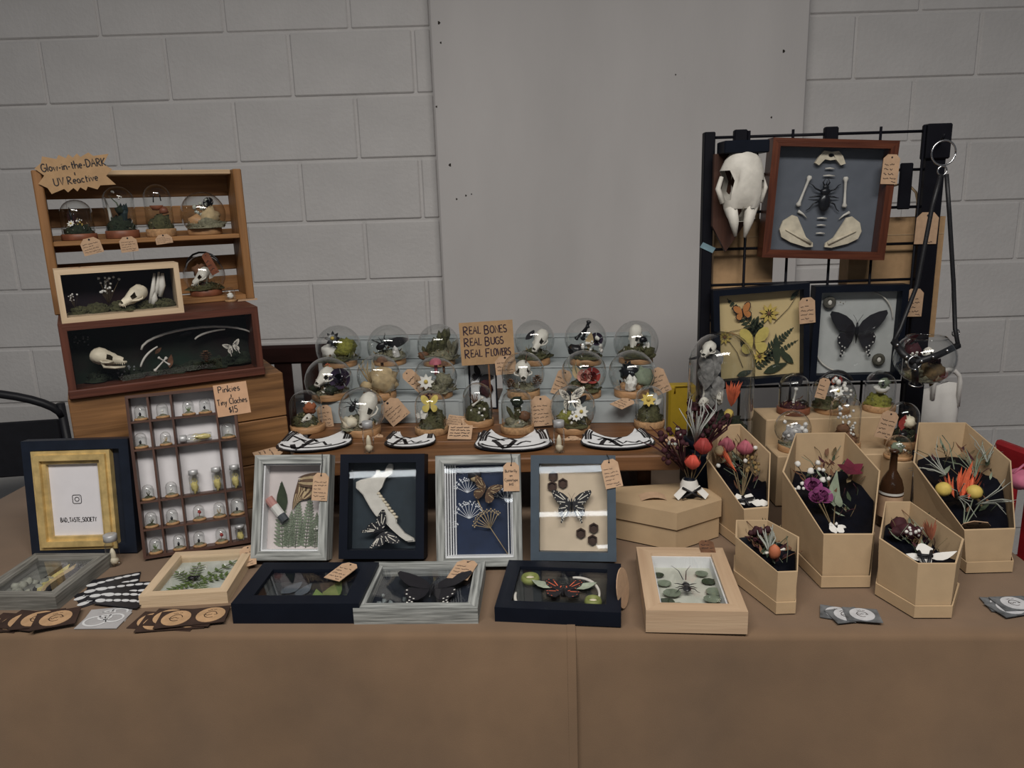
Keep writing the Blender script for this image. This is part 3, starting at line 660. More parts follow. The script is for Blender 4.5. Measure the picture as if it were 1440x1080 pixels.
for x0, x1, a, e, r_ in ((-.012, -.006, -.034, .030, .0045), (-.003, .002, -.022, .034, .0040), (.007, .009, -.016, .032, .0058), (-.006, -.004, -.036, -.006, .0058), (.003, .006, -.010, .026, .004)): b.tube([(x0, 0, a), ((x0 + x1) / 2 + .002, -.002, (a + e) / 2), (x1, 0, e)], [r_ * .7, r_ * 1.1, r_ * .5], 7)
b.build('bleached_wood', BONEW, Pb.o)
for c_, r_, q_, p_, e_ in ((Pb.uv(.42, .62, .03), .020, 22, .07, Pb.uv(.38, .2, .03)), (Pb.uv(.08, .42, .03), .009, 12, .11, Pb.uv(.09, .1, .03))):
    b = MB(); s = MB(); puffs(b, s, c_, r_, q_, 4, p_, base=e_); b.build('white_dried_flowers', WHITEF, Pb.o, 'stuff'); s.build('stems', STEM, Pb.o, 'stuff')
price_tag(Pb.o, -.065, .026, PH + .0012, .040, .018, 0, 2, 21, tilt=86, clip=.2)

# slatted crate on its side
SW, SH, SDp = .405, .292, .098; HON = [wood('honey_wood', (.17, .078, .026), (.30, .145, .052), a, .55, 18) for a in 'xyz']
PALEW = wood('pale_edge_wood', (.42, .29, .17), (.52, .37, .22), 'x')
cy0 = .158
S = thing('slatted_crate', 'honey coloured slatted crate on its side, used as a two-tier shelf', 'crate', sl(-.002, cy0, z1), CY)
for x in (.009, SW - .009): MB().rbox((x, SDp / 2, SH / 2), (.018, SDp, SH), .002).build('side_board', HON[2], S)
for z, hh in ((.032, .036), (.082, .034), (.142, .036), (.196, .040), (.262, .052)): MB().rbox((SW / 2, SDp + .005, z), (SW, .0098, hh), .002).build('back_slat', HON[0], S)
MB().rbox((SW / 2, SDp / 2, .145), (SW - .037, SDp, .010), .0015).build('shelf_board', HON[0], S)
MB().rbox((SW / 2, SDp / 2, .006), (SW - .037, SDp, .012), .0015).build('bottom_board', HON[0], S)
MB().rbox((SW / 2, SDp * .62, SH - .005), (SW - .037, SDp * .7, .010), .0015).build('top_board', PALEW, S)
ztop, zbot = z1 + .150, z1 + .012
def crate_pt(px, py, z, inset=.0):                            # spot on a crate shelf
    return on_z(px, py, z)

# starburst sign
g = sl(.075, cy0 - .010, z1 + SH - .006)
SG = thing('starburst_sign', 'jagged kraft starburst sign clipped to the slatted crate', 'sign', g, CY - rad(5), roll=rad(-5))
pts = []; n = 15; poly = []
for i in range(n * 2):
    a = 2 * PI * i / (2 * n); rr = 1.08 if i % 2 == 0 else .86; ex = .064 * rr / max(abs(math.cos(a)), .0001); ez = .034 * rr / max(abs(math.sin(a)), .0001); k = min(ex, ez); poly.append((k * math.cos(a) * 1.0, k * math.sin(a)))
b = MB(); b.prism(poly, 0, .0012); b.build('card', KRAFT, SG)
b = MB(); write(b, 'Glow-in-the-DARK', .002, .008, .0150, .0021, -.0006, .02, sx=.88); write(b, '&', 0, -.0045, .0085, .0016, -.0006); write(b, 'UV Reactive', 0, -.0205, .0145, .0020, -.0006, .04, sx=.95); b.build('handwriting', INK, SG)
b = MB(); b.tube([(-.05, .001, -.005), (-.05, .012, -.005)], .002, 6); b.build('clip', PALEW, SG)

# ------------------------------------------------------------ printer tray with tiny cloches
TRW = [wood('tray_walnut', (.050, .022, .015), (.095, .045, .030), a, .5) for a in 'xz']
tp, tyaw, tw, th = pose_standing((202, 787), (353, 763), 557, rad(11), TZ + .032 * math.sin(rad(11)))
TD_ = .032
TR = thing('printer_tray', 'dark wooden printer tray of white-backed cells full of tiny cloches', 'tray', tp, tyaw, rad(11))
f = MB(); rect_frame(f, tw, th, .0055, 0, TD_); f.build('frame', TRW, TR)
MB().box2((-tw / 2 + .004, TD_ - .004, .004), (tw / 2 - .004, TD_ - .001, th - .004)).build('white_backing', mat('tray_white', (.60, .58, .59), .7, .03), TR)
cols = [0, .197, .405, .81, 1]; rows = [0, .165, .335, .655, .825, 1]
for c in cols[1:-1]: MB().box2((-tw / 2 + c * tw - .0019, .001, .0055), (-tw / 2 + c * tw + .0019, TD_ - .004, th - .0055)).build('upright_divider', TRW[1], TR)
for r_ in rows[1:-1]:
    for k in range(4):
        MB().box2((-tw / 2 + cols[k] * tw + (.0055 if k == 0 else .0021), .001, th * (1 - r_) - .0019), (-tw / 2 + cols[k + 1] * tw - (.0055 if k == 3 else .0021), TD_ - .004, th * (1 - r_) + .0019)).build('shelf_divider', TRW[0], TR)
Rm = random.Random(4)
MINI = {'sprout': (LEAFG, 'green sprout'), 'dark': (BUG, 'black insect'), 'red': (REDW, 'red petals'), 'white': (WHITEF, 'white speck'), 'buff': (BUFF, 'straw tuft'), 'moss': (MOSS, 'moss tuft')}
ROWN = ['top', 'second', 'middle', 'fourth', 'bottom']; COLN = ['first', 'second', 'wide third', 'last']
def mini(row, col, u, kind, k=1.0, which=''):
    x = -tw / 2 + tw * (cols[col] + (cols[col + 1] - cols[col]) * u); z = th * (1 - rows[row + 1]) + (.0020 if row < 4 else .0056)
    m, nm = MINI[kind]; k *= 1.2; rr = .0094 * k
    o = thing('tiny_cloche', f'tiny glass cloche with {nm}{which}, in the {COLN[col]} cell of the {ROWN[row]} tray row', 'cloche', (0, 0, 0), group='tiny cloches in the printer tray')
    o.matrix_world = TR.matrix_world @ tr(x, TD_ * .40, z)
    b = MB(); b.lathe([(0, .0002), (rr * 1.12, .0002), (rr * 1.12, .0035), (rr, .0045), (0, .0045)], 14); b.build('cork_base', CORK, o)
    b = MB(); b.lathe([(rr * .95, .0045), (rr * .95, .017 * k), (rr * .8, .0215 * k), (rr * .45, .0245 * k), (0.0001, .0255 * k)], 16); b.build('glass_dome', G_DOME, o)
    b = MB(); b.blob((0, 0, .0045), (rr * .75, rr * .75, .004), 8, 3, .4, 8, row + col, half=True); b.build('ground', MOSSG if kind != 'moss' else MOSS, o)
    b = MB()
    if kind in ('sprout', 'buff', 'moss'): wisps(b, (0, 0, .005), .011 * k, 7, row * 5 + col, rad_=.0006)
    elif kind == 'red': b.blob((.001, -.001, .0165), .0035, 7, 5, .4, 8, 1); b.tube([(0, 0, .005), (.001, -.001, .014)], .0006, 4)
    elif kind == 'dark': b.blob((-.001, -.002, .012), (.0024, .002, .0036), 7, 5); b.tube([(0, 0, .005), (-.001, -.001, .016)], .0007, 4)
    else: b.blob((0, -.001, .014), (.0022, .002, .0028), 7, 5, .3, 9, 2); b.tube([(0, 0, .005), (0, -.001, .012)], .0005, 4)
    b.build('specimen', m, o)
for a in [(0, 0, .58, 'dark'), (0, 1, .55, 'white'), (0, 2, .36, 'sprout'), (0, 2, .74, 'dark'), (0, 3, .45, 'sprout'), (1, 0, .45, 'dark'), (1, 1, .55, 'buff', .9), (1, 3, .45, 'white', 1.08), (2, 0, .5, 'moss'), (2, 1, .55, 'white'),
          (3, 0, .5, 'moss'), (3, 1, .45, 'dark'), (3, 2, .33, 'red'), (3, 2, .8, 'buff'), (3, 3, .5, 'dark', 1.15), (4, 0, .55, 'sprout'), (4, 1, .62, 'dark'), (4, 2, .27, 'dark'), (4, 2, .78, 'red')]: mini(*a)
STRAW = mat('dried_straw', (.52, .44, .17), .85, .25, 90)
def vial(name, label, M=None, loc=None, yaw=0, r=.009, h=.046, fill=STRAW, group=None, shape='straw', yaw_roll=0):
    o = thing(name, label, 'bottle', loc or (0, 0, 0), yaw, group=group)
    if M: o.matrix_world = M
    b = MB(); b.lathe([(0.0001, .0003), (r * .9, .0003), (r, .0015), (r, h * .70), (r * .72, h * .79), (r * .72, h * .86)], 16); b.build('glass_body', G_DOME, o)
    b = MB(); b.lathe([(r * .80, h * .80), (r * .98, h * .81), (r * .98, h), (r * .9, h * 1.01), (0.0001, h * 1.01)], 16); b.build('metal_cap', ALU, o)
    b = MB()
    if shape == 'straw': b.blob((0, 0, h * .27), (r * .75, r * .75, h * .25), 9, 6, .5, 9, h * 99); wisps(b, (0, 0, h * .1), h * .58, 12, 3, rad_=r * .05, curl=.25)
    else:
        b.blob((0, 0, h * .14), (r * .7, r * .7, h * .12), 9, 5, .4, 8, 2); b.loft([((0, -h * .22, 0), r * .2, r * .15), ((0, -h * .08, 0), r * .5, r * .35), ((0, h * .1, 0), r * .42, r * .3), ((0, h * .22, 0), r * .15, r * .12)], 8, lambda p, j, a: Vector((p.x, p.z, p.y + h * .33)))
    b.build('contents', fill, o); return o
def tray_vial(row, col, u, lab, lying=False, h=.046):
    x = -tw / 2 + tw * (cols[col] + (cols[col + 1] - cols[col]) * u); z = th * (1 - rows[row + 1]) + (.0022 if row < 4 else .0058)
    M = TR.matrix_world @ (tr(x, TD_ * .42, z) if not lying else tr(x + .026, TD_ * .42, z + .0088) @ ry(-90))
    vial('straw_vial', lab, M, h=h, r=.0092 if not lying else .0078, group='capped vials in the printer tray')
tray_vial(2, 2, .30, 'straw-filled capped vial in the wide third cell beside the upright divider')
tray_vial(2, 2, .83, 'straw-filled capped vial in the wide third cell, nearer the last column')
tray_vial(2, 3, .55, 'straw-filled capped vial in the last cell of the middle tray row')
tray_vial(1, 2, .5, 'capped vial lying on its side in the second tray row', True, .058)
tray_vial(4, 3, .5, 'short capped vial in the last cell of the bottom tray row', h=.030)
# pinkies sign
PS = thing('price_sign', 'kraft price sign for tiny cloches fixed at the tray corner', 'sign')
PS.matrix_world = TR.matrix_world @ tr(tw / 2 - .004, -.0016, th - .058) @ ry(-3)
MB().box2((-.031, 0, 0), (.031, .0012, .063)).build('card', mat('kraft_light', (.50, .30, .18), .8, .06, 60), PS)
b = MB(); write(b, 'Pinkies', -.002, .047, .0125, .0016, -.0006); write(b, '&', 0, .036, .008, .0014, -.0006); write(b, 'Tiny Cloches', 0, .0225, .0115, .0015, -.0006, sx=.80); write(b, '$15', 0, .005, .0125, .0017, -.0006); b.build('handwriting', INK, PS)

# ------------------------------------------------------------ gold and navy picture frame
gp, gyaw, gw, gh = pose_standing((45, 781), (193, 777), 621, rad(7), TZ + .024 * math.sin(rad(7)))
GF = thing('picture_frame', 'gold moulded frame inside a wide navy frame holding a white sign', 'picture frame', gp, gyaw, rad(7))
NAVY = mat('navy_paint', (.008, .012, .022), .45, .15); GOLD = mat('gilt', (.62, .45, .19), .40, .25, 40, .1, 80, metal=.35, stretch=(1, 1, 1))
f = MB(); rect_frame(f, gw, gh, .019, 0, .024, (0, 0)); f.build('outer_frame', NAVY, GF)
f = MB(); W2, H2, GX, GZ_ = gw * .735, gh * .865, -gw * .045, gh * .045
rect_frame(f, W2, H2, .007, -.002, .02, (0, 0), GX, GZ_); rect_frame(f, W2 - .014, H2 - .014, .011, -.008, .016, (0, 0), GX, GZ_ + .007); rect_frame(f, W2 - .036, H2 - .036, .008, .000, .018, (0, 0), GX, GZ_ + .018); f.build('gilt_moulding', GOLD, GF)
MB().box2((-gw / 2 + .012, .012, .012), (gw / 2 - .012, .022, gh - .012)).build('navy_mount', NAVY, GF)
MB().box2((GX - W2 / 2 + .024, .008, GZ_ + .024), (GX + W2 / 2 - .024, .0118, GZ_ + H2 - .024)).build('white_sheet', mat('sheet_white', (.66, .64, .66), .6, .02), GF)
b = MB(); cx, cz = GX, GZ_ + H2 * .5; q = .0085
def rrect(cx, cz, h, r): return [(cx + sx * (h - r) + r * math.cos(a), cz + sz * (h - r) + r * math.sin(a)) for sx, sz, a0 in ((1, 1, 0), (-1, 1, 90), (-1, -1, 180), (1, -1, 270)) for a in [rad(a0 + t) for t in (0, 30, 60, 90)]]
rr_ = rrect(cx, cz, q, .003); b.stroke(rr_ + rr_[:2], .0013, .0074); ar = arc(cx, cz, .0042, .0042, 0, 360, 16); b.stroke(ar + ar[1:2], .0013, .0074); b.stroke([(cx + .0045, cz + .0048), (cx + .0057, cz + .0048)], .0012, .0074)
b.build('camera_emblem', INK, GF)
b = MB(); write(b, 'BAD_TASTE_SOCIETY', GX, GZ_ + H2 * .27, .0085, .0013, .0074, sx=.072 / text_w('BAD_TASTE_SOCIETY', .0085), jit=0); b.build('lettering', INK, GF)
p = on_z(157, 798, TZ); vial('bone_vial', 'capped vial with a pale bone chip beside the gold frame', loc=(p.x, p.y + .011, TZ), r=.0125, h=.062, fill=BONE, shape='chip')
# ------------------------------------------------------------ framed specimens leaning at the front
def leaning(name, label, bl, br, ty, lean, D, fw, w2, back, **k):
    p, yaw, W, H = pose_standing(bl, br, ty, rad(lean), TZ + D * math.sin(rad(lean))); return shadow_box(name, label, p, yaw, W, H, D, fw, w2, back, rad(lean), **k)
PALEB = mat('blush_backing', (.56, .50, .48), .8, .04); CREAM = mat('cream_backing', (.58, .47, .34), .8, .05); NAVYB = mat('cyanotype_blue', (.008, .018, .050), .7, .25, 30)
INDIGO = mat('dark_teal_backing', (.016, .026, .034), .7, .15); PAPER = mat('cyanotype_white', (.66, .68, .72), .8, .05)
B = leaning('fern_shadow_box', 'grey barnwood frame with pressed ferns and a feathery brown moth', (352, 788), (459, 788), 640, 22, .036, .0165, BARN, PALEB, liner=WHITE)
b = MB()
for u0, u1, v1, w in ((.30, .22, .78, .035), (.52, .56, .60, .040), (.70, .76, .66, .040), (.40, .44, .46, .034), (.86, .88, .44, .030)): fern(b, B.uv(u0, .03), B.uv(u1, v1), w, 16)
b.build('pressed_ferns', SAGE, B.o)
b = MB(); b.leaf(B.uv(.28, .40, .004), B.uv(.25, .80, .004), .022, (0, -1, 0), 0, 5); b.build('broad_leaf', FERN, B.o)
b = MB()
for k in range(11): b.mat(k % 2); b.leaf(B.uv(.46 + .012 * k, .46 + .012 * k, .006), B.uv(.56 + .040 * k, .86 - .022 * (k - 3) ** 2 * .16, .008 + .0006 * k), .008, (0, -1, .2), .05)
for k in range(5): b.mat(k % 2); b.leaf(B.uv(.55, .84 - .02 * k, .010), B.uv(.99, .90 - .045 * k, .012), .007)
b.build('moth', [WINGBR, BUFF], B.o)
a0, a1 = B.uv(.05, .60, .010), B.uv(.36, .34, .010)
for nm, k0, k1, m in (('rose_tip', 0, .34, mat('rose_wax', (.45, .22, .19), .5, .06)), ('white_sleeve', .34, .74, WHITEF), ('charcoal_end', .74, 1, mat('charcoal_wax', (.045, .05, .055), .6, .1))):
    MB().tube([a0.lerp(a1, k0), a0.lerp(a1, k1)], .0085, 10, True, False).build(nm, m, B.o)
b = MB(); puffs(b, None, B.uv(.93, .24, .004), .008, 8, 2, .14); b.build('white_blossom', WHITEF, B.o, 'stuff')
price_tag(B.o, B.W / 2 - .014, -.0025, B.H - .040, .030, .052, 3, 5, 31, string=(B.W / 2 - .014, -.002, B.H + .002))

B = leaning('jawbone_shadow_box', 'black shadow box with a toothed white jawbone and zebra-striped butterfly', (476, 786), (596, 786), 639, 20, .040, .016, BLK, INDIGO)
zz = [(780, 130), (797, 133), (800, 150), (795, 190), (762, 215), (745, 265), (722, 296), (742, 322), (752, 350), (772, 372), (782, 402), (800, 420), (822, 445), (820, 475), (860, 530), (907, 560), (914, 577), (878, 580), (845, 555), (800, 512), (770, 478), (740, 450), (715, 430), (690, 390), (650, 310), (615, 270), (615, 236), (640, 222), (690, 210), (712, 190), (716, 168), (728, 166), (736, 184), (760, 176), (766, 150)]
P = [B.uv((x - 590) / 335, 1 - (y - 125) / 495) for x, y in zz]; b = MB()
b.prism([(q.x, q.z) for q in P], B.y - .014, B.y - .006); cx = sum(q.x for q in P) / len(P); b.prism([(q.x * .93 + cx * .07, q.z * .97 + .03 * B.H / 2) for q in P[4:28]], B.y - .0165, B.y - .013)
jw = b.build('jawbone', BONEW, B.o)
for k in range(9):
    q = B.uv((727 + k * 11.2 - 590) / 335, 1 - (303 + k * 17 - 125) / 495); MB().blob((q.x + .0005, B.y - .014, q.z), (.0042, .004, .0032), 7, 5, .4, 8, k).build('molar', BONE, jw)
butterfly(B.o, mtx(B.uv(.47, .20, .020)) @ ry(62), .036, 'swallow')

B = leaning('cyanotype_shadow_box', 'grey barnwood frame over a blue cyanotype of white umbels with dried butterfly', (614, 798), (735, 796), 641, 18, .036, .0155, BARN, NAVYB, liner=WHITE)
for k in range(4): MB().box2((B.uv(0, 0).x + .0045 + k * .0042, B.y - .018 + k * .004, B.fw), (B.uv(0, 0).x + .0062 + k * .0042, B.y, B.H - B.fw)).build('white_edge_strip', WHITE, B.o)
for k in range(2): MB().box2((-B.uv(0, 0).x - .004 - k * .005, B.y - .012 + k * .005, B.fw), (-B.uv(0, 0).x - .0055 - k * .005, B.y, B.H - B.fw)).build('white_edge_strip', WHITE, B.o)
def umbel(mb, B, c, top, w, n=8, dy=.0012, dots=True):
    c = B.uv(*c, dy); 
    for k in range(n):
        a = rad(155 - 130 * k / (n - 1)); q = (c.x + math.cos(a) * w, c.z + math.sin(a) * w * 1.05); mb.stroke([(c.x, c.z), q], .0007, c.y)
        for j in range(5): mb.stroke([(q[0] + math.cos(j * 1.3 + k) * .003 - .0011, q[1] + math.sin(j * 1.3) * .003), (q[0] + math.cos(j * 1.3 + k) * .003 + .0011, q[1] + math.sin(j * 1.3) * .003)], .0022, c.y)
b = MB(); umbel(b, B, (.34, .40), 0, .028, 9); umbel(b, B, (.32, .68), 0, .024, 8); umbel(b, B, (.06, .30), 0, .012, 5); umbel(b, B, (.88, .60), 0, .018, 6); b.build('white_umbel_print', PAPER, B.o)
b = MB(); c = B.uv(.66, .30, .010)
b.tube([B.uv(.92, 0, .006), c, B.uv(.44, .66, .010)], .0009, 5)
for k in range(9):
    a = rad(170 - 110 * k / 8); q = c + Vector((math.cos(a) * .030, -.003 * (k % 3), math.sin(a) * .032)); b.tube([c, q], .0006, 4)
    for j in range(4): b.blob(q + Vector((math.cos(j * 1.6) * .003, -.001, math.sin(j * 1.6) * .003)), .0016, 5, 3)
b.build('dried_umbel', BUFF, B.o)
butterfly(B.o, mtx(B.uv(.60, .70, .012)) @ ry(22) @ rx(0), .030, 'brown', 22)
b = MB(); b.blob(B.uv(.44, .88, .012), (.013, .006, .010), 10, 6, .3, 7, 3); b.mat(1); b.blob(B.uv(.46, .83, .013), (.011, .006, .005), 9, 5, .2, 8, 2); b.build('bumble_bee', [WINGB, BUFF], B.o)
price_tag(B.o, B.W / 2 - .017, -.0025, B.H - .020, .029, .052, 0, 5, 41, text=['Butterfly', 'on', 'Cyanotype', '$40'], string=(B.W / 2 - .017, -.002, B.H + .002))

B = leaning('swallowtail_shadow_box', 'slate blue frame with a swallowtail and brown hexagons on cream', (746, 788), (867, 790), 640, 20, .034, .0155, SLATE, CREAM)
butterfly(B.o, mtx(B.uv(.475, .53, .012)), .0375, 'swallow', 6)
HEX = mat('honeycomb_brown', (.055, .030, .020), .8, .2, 60)
for k, (u, v) in enumerate([(.20, .855), (.345, .775), (.185, .74), (.80, .265), (.61, .205), (.78, .13)]):
    q = B.uv(u, v); b = MB(); hx = [(q.x + .0098 * math.cos(rad(60 * i + 30)), q.z + .0098 * math.sin(rad(60 * i + 30))) for i in range(6)]; hi = [(q.x + .0072 * math.cos(rad(60 * i + 30)), q.z + .0072 * math.sin(rad(60 * i + 30))) for i in range(6)]
    for i in range(6): b.prism([hx[i], hx[(i + 1) % 6], hi[(i + 1) % 6], hi[i]], B.y - .006, B.y - .0002)
    b.prism(hi, B.y - .002, B.y - .0002); b.build('hexagon_cell', HEX, B.o)
price_tag(B.o, B.W / 2 - .012, -.0025, B.H - .013, .032, .052, -12, 5, 51, string=(B.W / 2 - .016, -.002, B.H + .002))

# ------------------------------------------------------------ boxes lying on the table
def lying(name, label, bl, br, ny, far, fw, w2, back, **k):
    p, yaw, W, D, H = pose_lying(bl, br, ny, far); return shadow_box(name, label, p, yaw, W, H, D, fw, w2, back, lying=True, inset=D * .72, **k)
SHIM = mat('grey_shell_backing', (.14, .14, .12), .7, .4, 60)
B = lying('lichen_shadow_box', 'weathered grey-brown shadow box lying flat, lichen and yellow feather stripes inside', (-38, 858), (81, 858.5), 839, (37, 778), .020, BARND, SHIM)
b = MB()
for k in range(26): b.blob(B.uv(random.uniform(.1, .55), random.uniform(.08, .6), .002), random.uniform(.004, .009), 6, 4, .6, 8, k)
b.build('lichen', mat('pale_lichen', (.26, .26, .21), .9, .3, 80), B.o, 'stuff')
for k, m in enumerate((WINGB, STRAW, BUFF, WINGB)):
    b = MB(); b.leaf(B.uv(.60 + .07 * k, .10, .008 + .001 * k), B.uv(.46 + .11 * k, .97, .008), .028, (0, -1, 0), .03, 6); b.build('feather', m, B.o)
B = lying('sprig_shadow_box', 'pale pine shadow box lying flat with green sprigs and black insect', (197, 855), (321, 848), 839, (233.6, 777), .0165, PINE, mat('pale_green_backing', (.46, .48, .42), .7, .08, 30))
b = MB()
for a, e in (((.45, .35), (.12, .6)), ((.45, .35), (.2, .15)), ((.5, .4), (.9, .85)), ((.55, .35), (.92, .5)), ((.5, .35), (.7, .1)), ((.4, .4), (.35, .8))): sprig(b, B.uv(*a, .004), B.uv(*e, .006), .013, 5)
b.build('green_sprigs', LEAFG, B.o)
beetle(B.o, mtx(B.uv(.45, .40, .008)) @ ry(80), .020, horns=False)
price_tag(B.o, B.W / 2 - .008, -.005, B.H - .010, .030, .052, -10, 4, 61, tilt=-24, yaw=-10, string=(B.W / 2 - .012, -.001, B.H - .004))
B = lying('leaf_shadow_box', 'black shadow box lying flat with a large green leaf inside', (328, 877), (507, 877), 849, (366, 791), .027, BLK, mat('smoke_backing', (.012, .015, .018), .6, .2))
for a, e, w in (((.72, .12), (.98, .30), .030), ((.70, .12), (.80, .85), .034), ((.68, .10), (.58, .5), .022)):
    b = MB(); b.leaf(B.uv(*a, .006), B.uv(*e, .012), w, (0, -1, .1), .05, 6); b.build('green_leaf', LEAFG, B.o)
b = MB()
for k in range(18): b.blob(B.uv(.18 + .028 * k + random.uniform(-.02, .02), .14 + random.uniform(-.06, .12), .004), random.uniform(.002, .0045), 6, 4, .4, 8, k)
b.build('seed_heads', BUFF, B.o, 'stuff')
b = MB(); b.leaf(B.uv(.18, .5, .004), B.uv(.34, .92, .006), .028, (0, -1, 0), .04, 5); b.leaf(B.uv(.36, .4, .004), B.uv(.46, .85, .006), .022, (0, -1, 0), .04, 5); b.build('grey_leaf', mat('slate_leaf', (.07, .085, .10), .8, .2), B.o)
price_tag(B.o, B.W / 2 - .046, -.003, B.H - .018, .034, .056, 25, 4, 71, tilt=-4)
B = lying('black_butterfly_box', 'grey barnwood shadow box lying flat with a black butterfly over grey moss', (498, 878), (672.6, 877), 856, (524, 790), .0175, BARN, mat('charcoal_backing', (.010, .013, .020), .6, .2))
butterfly(B.o, mtx(B.uv(.60, .42, .012)), .066, 'black', 8)
b = MB()
for k in range(30): b.blob(B.uv(random.uniform(.05, .35), random.uniform(.02, .5) * random.random(), .003), random.uniform(.0025, .006), 6, 4, .6, 8, k)
b.build('grey_moss', mat('blue_grey_moss', (.16, .18, .18), .9, .4, 120), B.o, 'stuff')
price_tag(B.o, B.W / 2 - .030, -.003, B.H - .012, .038, .062, 14, 4, 81, tilt=-4, string=(B.W / 2 - .022, -.001, B.H - .002))
B = lying('pod_shadow_box', 'black shadow box lying flat with green pods, ribs and an orange-patched butterfly', (696, 874), (873.5, 882), 854, (708, 787), .0235, BLK, mat('black_velvet', (.010, .012, .012), .9, .2))
butterfly(B.o, mtx(B.uv(.53, .40, .012)), .040, 'mix', 8)
for k in (-1, 1):
    b = MB(); b.leaf(B.uv(.53 + k * .13, .42, .016), B.uv(.53 + k * .36, .60, .018), .02, (0, -1, 0), 0, 4); b.build('pale_wing_tip', mat('wing_sage', (.30, .34, .26), .7, .3, 60), B.o)
POD = mat('green_pod', (.16, .18, .05), .6, .25, 40)
for u, v, s in ((.14, .72, .017), (.86, .14, .015)):
    q = B.uv(u, v, .010); b = MB(); b.at(mtx(q) @ rx(90)); b.lathe([(0.0001, -.008), (s * .7, -.006), (s, .002), (s * .85, .008), (s * .62, .009), (s * .45, .004)], 14); b.mat(1); b.lathe([(s * .45, .004), (s * .2, .006), (.0001, .006)], 12); b.build('seed_pod', [POD, BONE], B.o)
for c, rx_, rz_, a0, a1 in (((.66, .34), .040, .056, 100, -8), ((.36, .26), .052, .06, 175, 225)):
    q = B.uv(*c, .012); b = MB(); rib(b, arcpts((q.x, q.z), rx_, rz_, a0, a1, 12, q.y), .0026); b.build('rib_bone', BONEW, B.o)
B = lying('longhorn_beetle_box', 'pale wood shadow box lying flat with a long-horned beetle among eucalyptus', (908, 889), (1051, 892), 858, (895, 769), .024, [wood('ash', (.40, .27, .17), (.50, .36, .235), a, .55) for a in 'xz'], mat('sage_card', (.50, .50, .42), .8, .06, 30), liner=WHITE)
bt = beetle(B.o, mtx(B.uv(.48, .46, .010)), .030, 'longhorn_beetle', False)
b = MB()
for k in (-1, 1): b.tube([B.uv(.48 + k * .02, .60, .012), B.uv(.48 + k * .06, .76, .014), B.uv(.48 + k * .16, .90, .012)], [.0008, .0007, .0003], 4)
b.build('antennae', BUG, bt)
for k, (u, v, s) in enumerate(((.10, .78, .010), (.16, .60, .013), (.25, .40, .016), (.14, .25, .014), (.30, .16, .015), (.80, .80, .012), (.88, .66, .013), (.92, .45, .016), (.84, .3, .015), (.72, .14, .014), (.92, .14, .016), (.46, .1, .010))):
    q = B.uv(u, v, .004 + .001 * (k % 3)); b = MB(); b.prism([(q.x + s * math.cos(a * .7) * (1 if a % 2 else .93), q.z + s * .85 * math.sin(a * .7)) for a in range(9)], q.y - .0008, q.y); b.build('eucalyptus_leaf', SAGE if k % 3 else FERN, B.o)
price_tag(B.o, B.W / 2 - .028, -.006, B.H + .012, .026, .036, 0, 2, 91, card=BROWN, tilt=-10)

ORD5 = ['lowest of five', 'second from the bottom', 'middle one', 'second from the top', 'topmost']; ORD4 = ['lowest of four', 'second from the bottom', 'second from the top', 'topmost']; ORD3 = ['lowest of three', 'middle one', 'topmost']; ORD2 = ['lower one', 'upper one']
q = on_z(884, 868, TZ); o = thing('curled_tag', 'curled brown kraft tag standing against the pod shadow box', 'tag', (q.x, q.y + .03, TZ + .0005), rad(62), rad(8)); b = MB(); b.prism([(.026 * math.cos(a), .034 + .034 * math.sin(a)) for a in [2 * PI * i / 18 for i in range(18)]], 0, .0014); b.build('card', CARD, o)
# ------------------------------------------------------------ stickers, wooden slices and cards on the cloth
def flat_card(name, label, cat, px, py, z, w, d, yaw, base, group=None, th=.0012):
    p = on_z(px, py, TZ); o = thing(name, label, cat, (p.x, p.y, TZ + z), yaw, group=group)
    MB().slab([(-w / 2, -d / 2), (w / 2, -d / 2), (w / 2, d / 2), (-w / 2, d / 2)], 0, th).build('card', base, o); return o
BARK = mat('dark_bark_card', (.035, .018, .012), .75, .3, 40); SLICE = mat('wood_slice', (.42, .26, .14), .7, .15, 50)
def disc_on(o, x, y, r, th, m, ring=True):
    b = MB(); b.cyl(r, th, th + .0006, 22, (x, y)); d = b.build('printed_disc', m, o)
    if ring:
        b = MB().at(tr(x, y, th + .0009) @ rx(-90)); a = arc(0, 0, r * .42, r * .42, 0, 300, 12); b.stroke(a, r * .06, 0); scribble(b, -r * .5, r * .5, -r * .1, r * .2, r * .05, 0, int(abs(x * 1e4)) + 5); scribble(b, -r * .3, r * .4, r * .55, r * .12, r * .04, 0, 9); b.build('print', BARK, d)
for k, (px, py, yaw) in enumerate(((12, 876, -8), (24, 877, 4), (36, 876, -12), (54, 876, 8), (80, 877, 18))):
    o = flat_card('wood_slice_card', 'dark card with one tan wood-slice disc before the weathered box, ' + ORD5[k], 'card', px, py, .0022 * k, .066, .056, rad(yaw), BARK, 'wood-slice cards before the weathered box'); disc_on(o, 0, 0, .024, .0012, SLICE)
for k, (px, py, yaw) in enumerate(((235, 874, -6), (246, 876, 6), (258, 872, -3), (272, 873, 10))):
    o = flat_card('wood_slice_card', 'wide dark card with two wood-slice discs before the sprig box, ' + ORD4[k], 'card', px, py, .0022 * k, .110, .052, rad(yaw - 2), BARK, 'wood-slice cards before the sprig box'); disc_on(o, -.026, .0, .023, .0012, SLICE); disc_on(o, .028, .0, .023, .0012, SLICE)
STB = mat('sticker_black', (.012, .012, .016), .4, .1); STW = mat('sticker_white', (.60, .60, .60), .5, .04)
